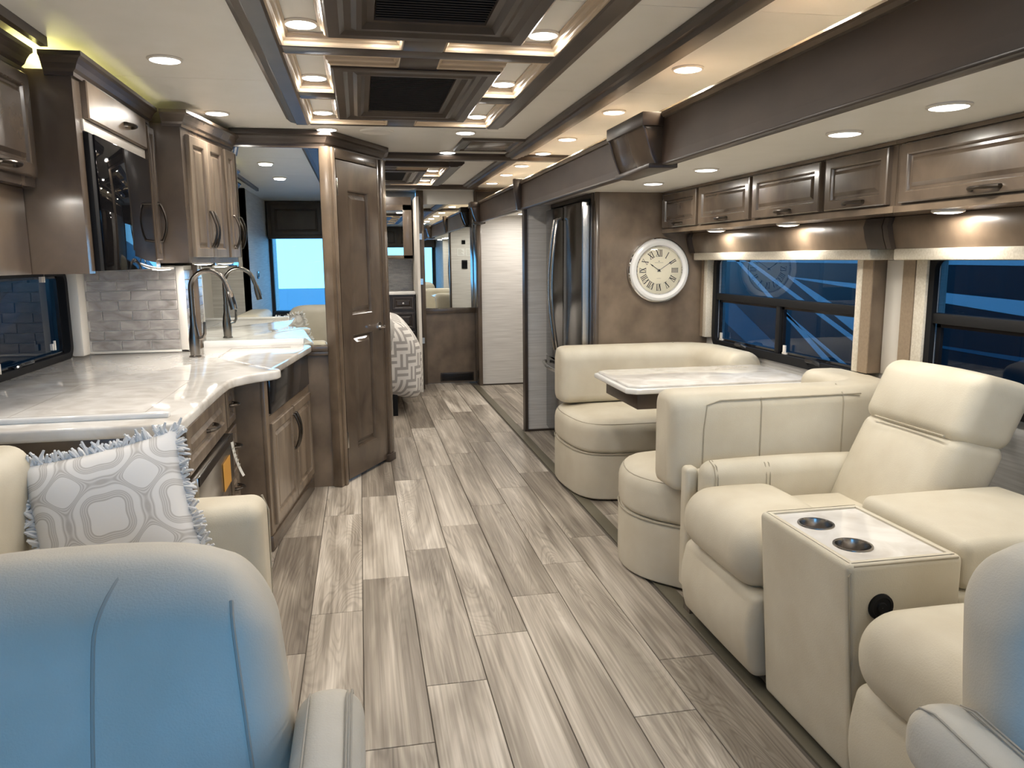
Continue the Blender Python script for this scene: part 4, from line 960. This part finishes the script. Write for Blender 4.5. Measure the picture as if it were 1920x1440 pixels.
# ================================================================ FRONT SEATS
def captain(label, loc, rotz, lean, top, taper):
    t = thing('captain_chair', loc, label, 'chair', rotz=rotz, local=True)
    def ln_(p):
        k = max(0, (p.z - .42) / (top - .42)); u = p.x / .32
        return V3(p.x * (1.03 - taper * k ** 1.3), p.y + (p.z - .45) * lean - .03 * u * u, p.z - .065 * k * k * abs(u) ** 5)
    b = put(G().cushion(-.32, .32, -.02, .15, .42, top, .07, (0, .035, .008), f=ln_, m=12, k=6), 'backrest', 'leather_seat', t, smooth=True)
    def face_y(x, z):   # front surface of the puffed back
        tx, tz = x / .32, (z - (.42 + top) / 2) / ((top - .42) / 2)
        d2_ = min(.0048, max(0, abs(x) - .25) ** 2 + max(0, z - (top - .07)) ** 2)
        return -.02 + .07 - math.sqrt(.0049 - d2_) - .035 * max(0, 1 - tx * tx) * max(0, 1 - tz * tz)
    def seam_line(fx, z0, z1, n=18):
        P = []
        for k in range(n + 1):
            z = z0 + (z1 - z0) * k / n; x = fx((z - z0) / (z1 - z0)); P.append(ln_(V3(x, face_y(x, z) + .0005, z)))
        put(G().tube(P, .0032, 6), 'seam', 'seam_seat', b, smooth=True)
    seam_line(lambda q: .055 + .035 * max(0, (q - .8) / .2) ** 2 - .05 * max(0, (.3 - q) / .3) ** 2, .47, top - .004, 30)
    seam_line(lambda q: .272 - .012 * q, .45, top - .03, 26); seam_line(lambda q: -.272 + .012 * q, .45, top - .03, 26)
    put(G().cushion(-.31, .31, -.50, .08, .36, .52, .06, (0, 0, .02)), 'seat', 'leather_seat', t, smooth=True)
    for s in (-1, 1):
        a = put(G().cushion(s * .367 - .053, s * .367 + .053, -.42, .13, .575, .685, .045, (0, 0, .006)), 'armrest', 'leather_seat', t, smooth=True)
        put(G().cushion(s * .365 - .03, s * .365 + .03, -.10, .06, .42, .60, .02), 'arm_post', 'leather_seat', t, smooth=True)
        for dx in (-.030, .028, .035): put(G().tube([(s * .367 + dx, -.36, .6875), (s * .367 + dx, .07, .687), (s * .367 + dx, .105, .676), (s * .367 + dx, .125, .65)], .002, 6), 'seam', 'seam_seat', a, smooth=True)
    put(G().box(-.2, .2, -.4, .05, .30, .37).lathe([(.16, .0), (.16, .03), (.07, .05), (.07, .30)], (0, -.18, 0), 'z', 20), 'pedestal', 'black', t)
    return t
captain('cream captain chair in blue daylight at the lower left, facing the windscreen', (-.44, 1.06, 0), 0, .25, .905, .14)
captain('cream captain chair turned towards the aisle at the lower right corner', (1.185, .785, 0), math.radians(-7), .25, .90, .14)

# ================================================================ BEDROOM AND FAR END
t = thing('far_mirror', (.95, 8.44, .83), 'mirror above the brown panel on the far wall', 'mirror')
put(G().box(.685, 1.23, 8.438, 8.449, .83, 1.93), 'glass', 'mirror', t)
struct(G().box(.62, 1.24, 8.43, 8.46, 1.93, HC), 'trim_17', 'ceiling')
t = thing('floor_vent', (1.0, 8.44, .02), 'dark louvred heater vent at the foot of the far brown panel', 'vent')
put(G().box(.83, 1.20, 8.438, 8.449, .02, .115), 'frame', 'wood_dark', t, bevel=.003)
for k in range(5): put(G().box(.845, 1.185, 8.430, 8.439, .032 + k * .015, .039 + k * .015), 'slat', 'black', t)
# cupboard door in the far passage
t = thing('passage_cupboard', (1.8, 7.2, .6), 'narrow wooden cupboard on the side wall of the far passage', 'cupboard')
put(G().box(1.70, 1.895, 6.8, 7.6, .62, 1.74), 'body', 'wood', t, bevel=.003)
d = raised_door('door', t, (1.70, 7.58, .66), -Y, .76, 1.04); pull(d, (1.678, 7.50, 1.15), Z, -X, .14)
for x, z, w_, h_, lb in ((1.44, 1.56, .05, .055, 'small black touch panel on the refrigerator wall seen in the far mirror'), (1.45, 1.22, .08, .12, 'larger black touch panel on the refrigerator wall seen in the far mirror')):
    t = thing('touch_panel', (x, 5.935, z), lb, 'control panel'); put(G().box(x - w_ / 2, x + w_ / 2, 5.931, 5.943, z, z + h_), 'case', 'black', t, bevel=.003)
    put(G().box(x - w_ * .4, x + w_ * .4, 5.943, 5.945, z + h_ * .15, z + h_ * .85), 'glass', 'black_glass', t)
for x, lb in ((1.52, 'grey printed notice on the refrigerator wall, left of its pair in the far mirror'), (1.40, 'grey printed notice on the refrigerator wall, right of its pair in the far mirror')):
    t = thing('notice', (x, 5.933, 1.40), lb, 'notice'); put(G().box(x - .05, x + .05, 5.931, 5.934, 1.40, 1.50), 'sheet', 'tag_white', t)
    g = G()
    for k in range(6): g.box(x - .04, x + .04 - .015 * (k % 3), 5.934, 5.9345, 1.412 + k * .014, 1.417 + k * .014)
    put(g, 'print', 'ink_grey', t)
# bed
t = thing('bed', (-.4, 7.4, 0), 'bed with white and grey key-patterned cover seen past the wooden door', 'bed')
dr_ = lambda p: V3(p.x + .03 * math.sin(p.y * 9) * max(0, 1 - p.z / .8), p.y - .02 * math.sin(p.x * 11) * max(0, 1 - p.z / .8), p.z - .10 * max(0, (p.x - .15) / .3) ** 2)
put(G().cushion(-1.40, .50, 6.62, 8.15, .20, .845, .17, (.03, .03, .02), f=dr_, m=12, k=6), 'cover', 'bed_cloth', t, smooth=True)
put(G().cushion(-1.0, .335, 6.60, 7.1, .46, .862, .16, (.0, .03, .02), f=dr_, m=10, k=6), 'throw', 'throw', t, smooth=True)
for x, y in ((.25, 6.75), (-1.2, 6.75), (.25, 8.1)): put(G().box(x - .03, x + .03, y - .03, y + .03, 0, .26), 'leg', 'black', t)
# dresser and bathroom-style cabinet at the far left
t = thing('dresser', (.0, 8.4, 0), 'dark wooden dresser with small knobs and white top behind the bed', 'dresser')
put(G().box(-1.2, .56, 8.25, 8.6, 0, .99), 'body', 'wood_dark', t)
put(G().box(-1.22, .565, 8.21, 8.6, .99, 1.02), 'top', 'quartz_edge', t, bevel=.004)
for x0, x1, z0, z1 in ((.06, .30, .83, .97), (.32, .545, .83, .97), (.10, .545, .63, .80), (.10, .545, .42, .60), (-.2, .04, .83, .97), (-.40, .08, .63, .80)):
    d = raised_door('drawer', t, (x0, 8.25, z0), X, x1 - x0, z1 - z0, fw=.025, mat='wood_dark')
    put(G().lathe([(.004, 0), (.006, -.014), (.013, -.020), (.011, -.028), (.001, -.03)], ((x0 + x1) / 2, 8.232, (z0 + z1) / 2), 'y', 12), 'knob', 'steel', d, smooth=True)
t = thing('mosaic_backsplash', (.0, 8.6, 1.02), 'thin grey mosaic backsplash above the dresser', 'backsplash')
put(G().box(-1.2, .56, 8.595, 8.615, 1.02, 1.36), 'panel', 'grout', t)
g = G(); rnd = random.Random(5)
for r_ in range(22):
    x = -.3 - rnd.random() * .1
    while x < .555:
        w_ = rnd.uniform(.05, .12); a = max(-.3, x)
        if min(.555, x + w_ - .002) > a: g.box(a, min(.555, x + w_ - .002), 8.59 - rnd.random() * .002, 8.597, 1.023 + r_ * .0152, 1.036 + r_ * .0152)
        x += w_
tag(put(g, 'mosaic', 'mosaic', t), kind='stuff')
t = thing('mirror_cabinet', (.1, 8.5, 1.36), 'wooden mirrored wall cabinet above the dresser', 'cabinet')
put(G().box(-.5, .555, 8.36, 8.6, 1.36, 2.0), 'body', 'wood', t)
put(G().box(-.5, .556, 8.34, 8.361, 1.36, 1.40).box(-.5, .556, 8.34, 8.361, 1.86, 1.92).box(.46, .556, 8.34, 8.361, 1.36, 1.92), 'frame', 'wood', t, bevel=.004)
put(G().box(-.48, .47, 8.352, 8.359, 1.39, 1.87), 'glass', 'mirror', t)
t = thing('pocket_door', (.60, 8.0, 0), 'white-edged sliding door stack beside the far mirror', 'door')
put(G().box(.602, .620, 7.95, 8.37, .02, 1.96), 'leaf', 'wood_dark', t, bevel=.002)
for z in (.5, 1.1, 1.55): put(G().box(.600, .626, 7.94, 7.955, z, z + .06), 'latch', 'steel', t)
# ceiling register and speaker
t = thing('ceiling_register', (.83, 5.03, HC), 'brown framed air register in the ceiling before the cross beam', 'register')
put(G().panel((.635, 5.27, HC), X, -Y, -Z, .39, .49, [(0, 0), (.006, .014), (.035, .016), (.045, .008), (.05, .008)]), 'frame', 'wood_dark', t)
put(G().box(.70, .96, 4.85, 5.22, HC - .014, HC - .006), 'grille', 'wood', t, bevel=.004)
tag(put(G().lathe([(.095, 0), (.095, -.006), (.085, -.009), (.08, -.006), (.001, -.006)], (.125, 4.60, HC), n=36, caps=False), 'ceiling_speaker', 'ceiling', smooth=True), 'flush round white speaker in the ceiling past the tray', 'speaker')

# ================================================================ COCKPIT AND OUTSIDE
t = thing('dashboard', (.2, -.75, 0), 'dark dashboard below the windscreen', 'dashboard')
put(G().cushion(-1.08, 1.48, -.89, -.62, .30, .74, .06), 'body', 'dash', t, smooth=True)
put(G().box(-.55, -.25, -.622, -.615, .56, .68), 'screen', 'screen', t)
t = thing('cockpit_cabinet', (.2, -.8, 1.62), 'dark overhead cabinets above the windscreen', 'cabinet')
put(G().box(-1.08, 1.66, -.89, -.66, 1.62, 2.06), 'body', 'wood_dark', t)
for k in range(4): raised_door('door', t, (-1.05 + .63 * (k + 1) - .02, -.66, 1.66), -X, .59, .36, mat='wood_dark')
t = thing('switch_plate', (-1.095, .35, 1.1), 'black switch plate on the pale wall by the driver', 'switch')
put(G().box(-1.1, -1.092, .26, .40, 1.16, 1.24), 'plate', 'black_gloss', t, bevel=.003)
put(G().box(-1.093, -1.088, .30, .36, 1.18, 1.22), 'rocker', 'black', t, bevel=.002)
struct(G().box(-60, 60, -60, 60, -1.05, -1.0), 'ground', 'asphalt')
def neighbour(x, s, label):
    t = thing('parked_coach', (x, 3.5, -1.0), label, 'coach')
    put(G().box(min(x, x + s * 2.4), max(x, x + s * 2.4), -2.5, 10.5, -.6, 2.9), 'body', 'coach_dark', t, bevel=.05)
    xs = x - s * .004
    def stripe(p, q, w0, w1, m):
        n = 6; A = [V3(xs, p[0] + (q[0] - p[0]) * k / n, p[1] + (q[1] - p[1]) * k / n) for k in range(n + 1)]
        put(G().prism([a + V3(0, 0, w0 + (w1 - w0) * k / n) for k, a in enumerate(A)] + [a - V3(0, 0, w0 + (w1 - w0) * k / n) for k, a in reversed(list(enumerate(A)))], (s * .004, 0, 0)), 'stripe', m, t)
    stripe((8.2, 1.6), (5.9, .45), .018, .03, 'coach_light'); stripe((7.8, 1.45), (5.2, .55), .016, .022, 'coach_light')
    stripe((6.6, 1.16), (3.0, .98), .004, .06, 'coach_light'); stripe((6.62, 1.17), (4.2, .30), .012, .11, 'coach_light')
    stripe((9.5, 1.32), (3.5, 1.30), .012, .02, 'coach_light'); stripe((8.4, 1.0), (6.0, .1), .16, .10, 'coach_blue')
    stripe((6.9, .92), (5.0, .20), .012, .02, 'coach_light'); stripe((4.9, .73), (1.5, .70), .006, .035, 'coach_blue')
    for yy in (-1.2, 9.2): put(G().lathe([(.1, -.16), (.45, -.16), (.48, -.1), (.48, .1), (.45, .16), (.1, .16)], (x + s * .3, yy, -.52), 'x', 28), 'wheel', 'black', t, smooth=True)
    return t
neighbour(3.9, 1, 'dark coach with pale blue swoosh stripes parked outside the right windows')
neighbour(-3.3, -1, 'dark coach added outside the kitchen window to keep its glass dark')  # made-up coach, added so the kitchen window looks dark
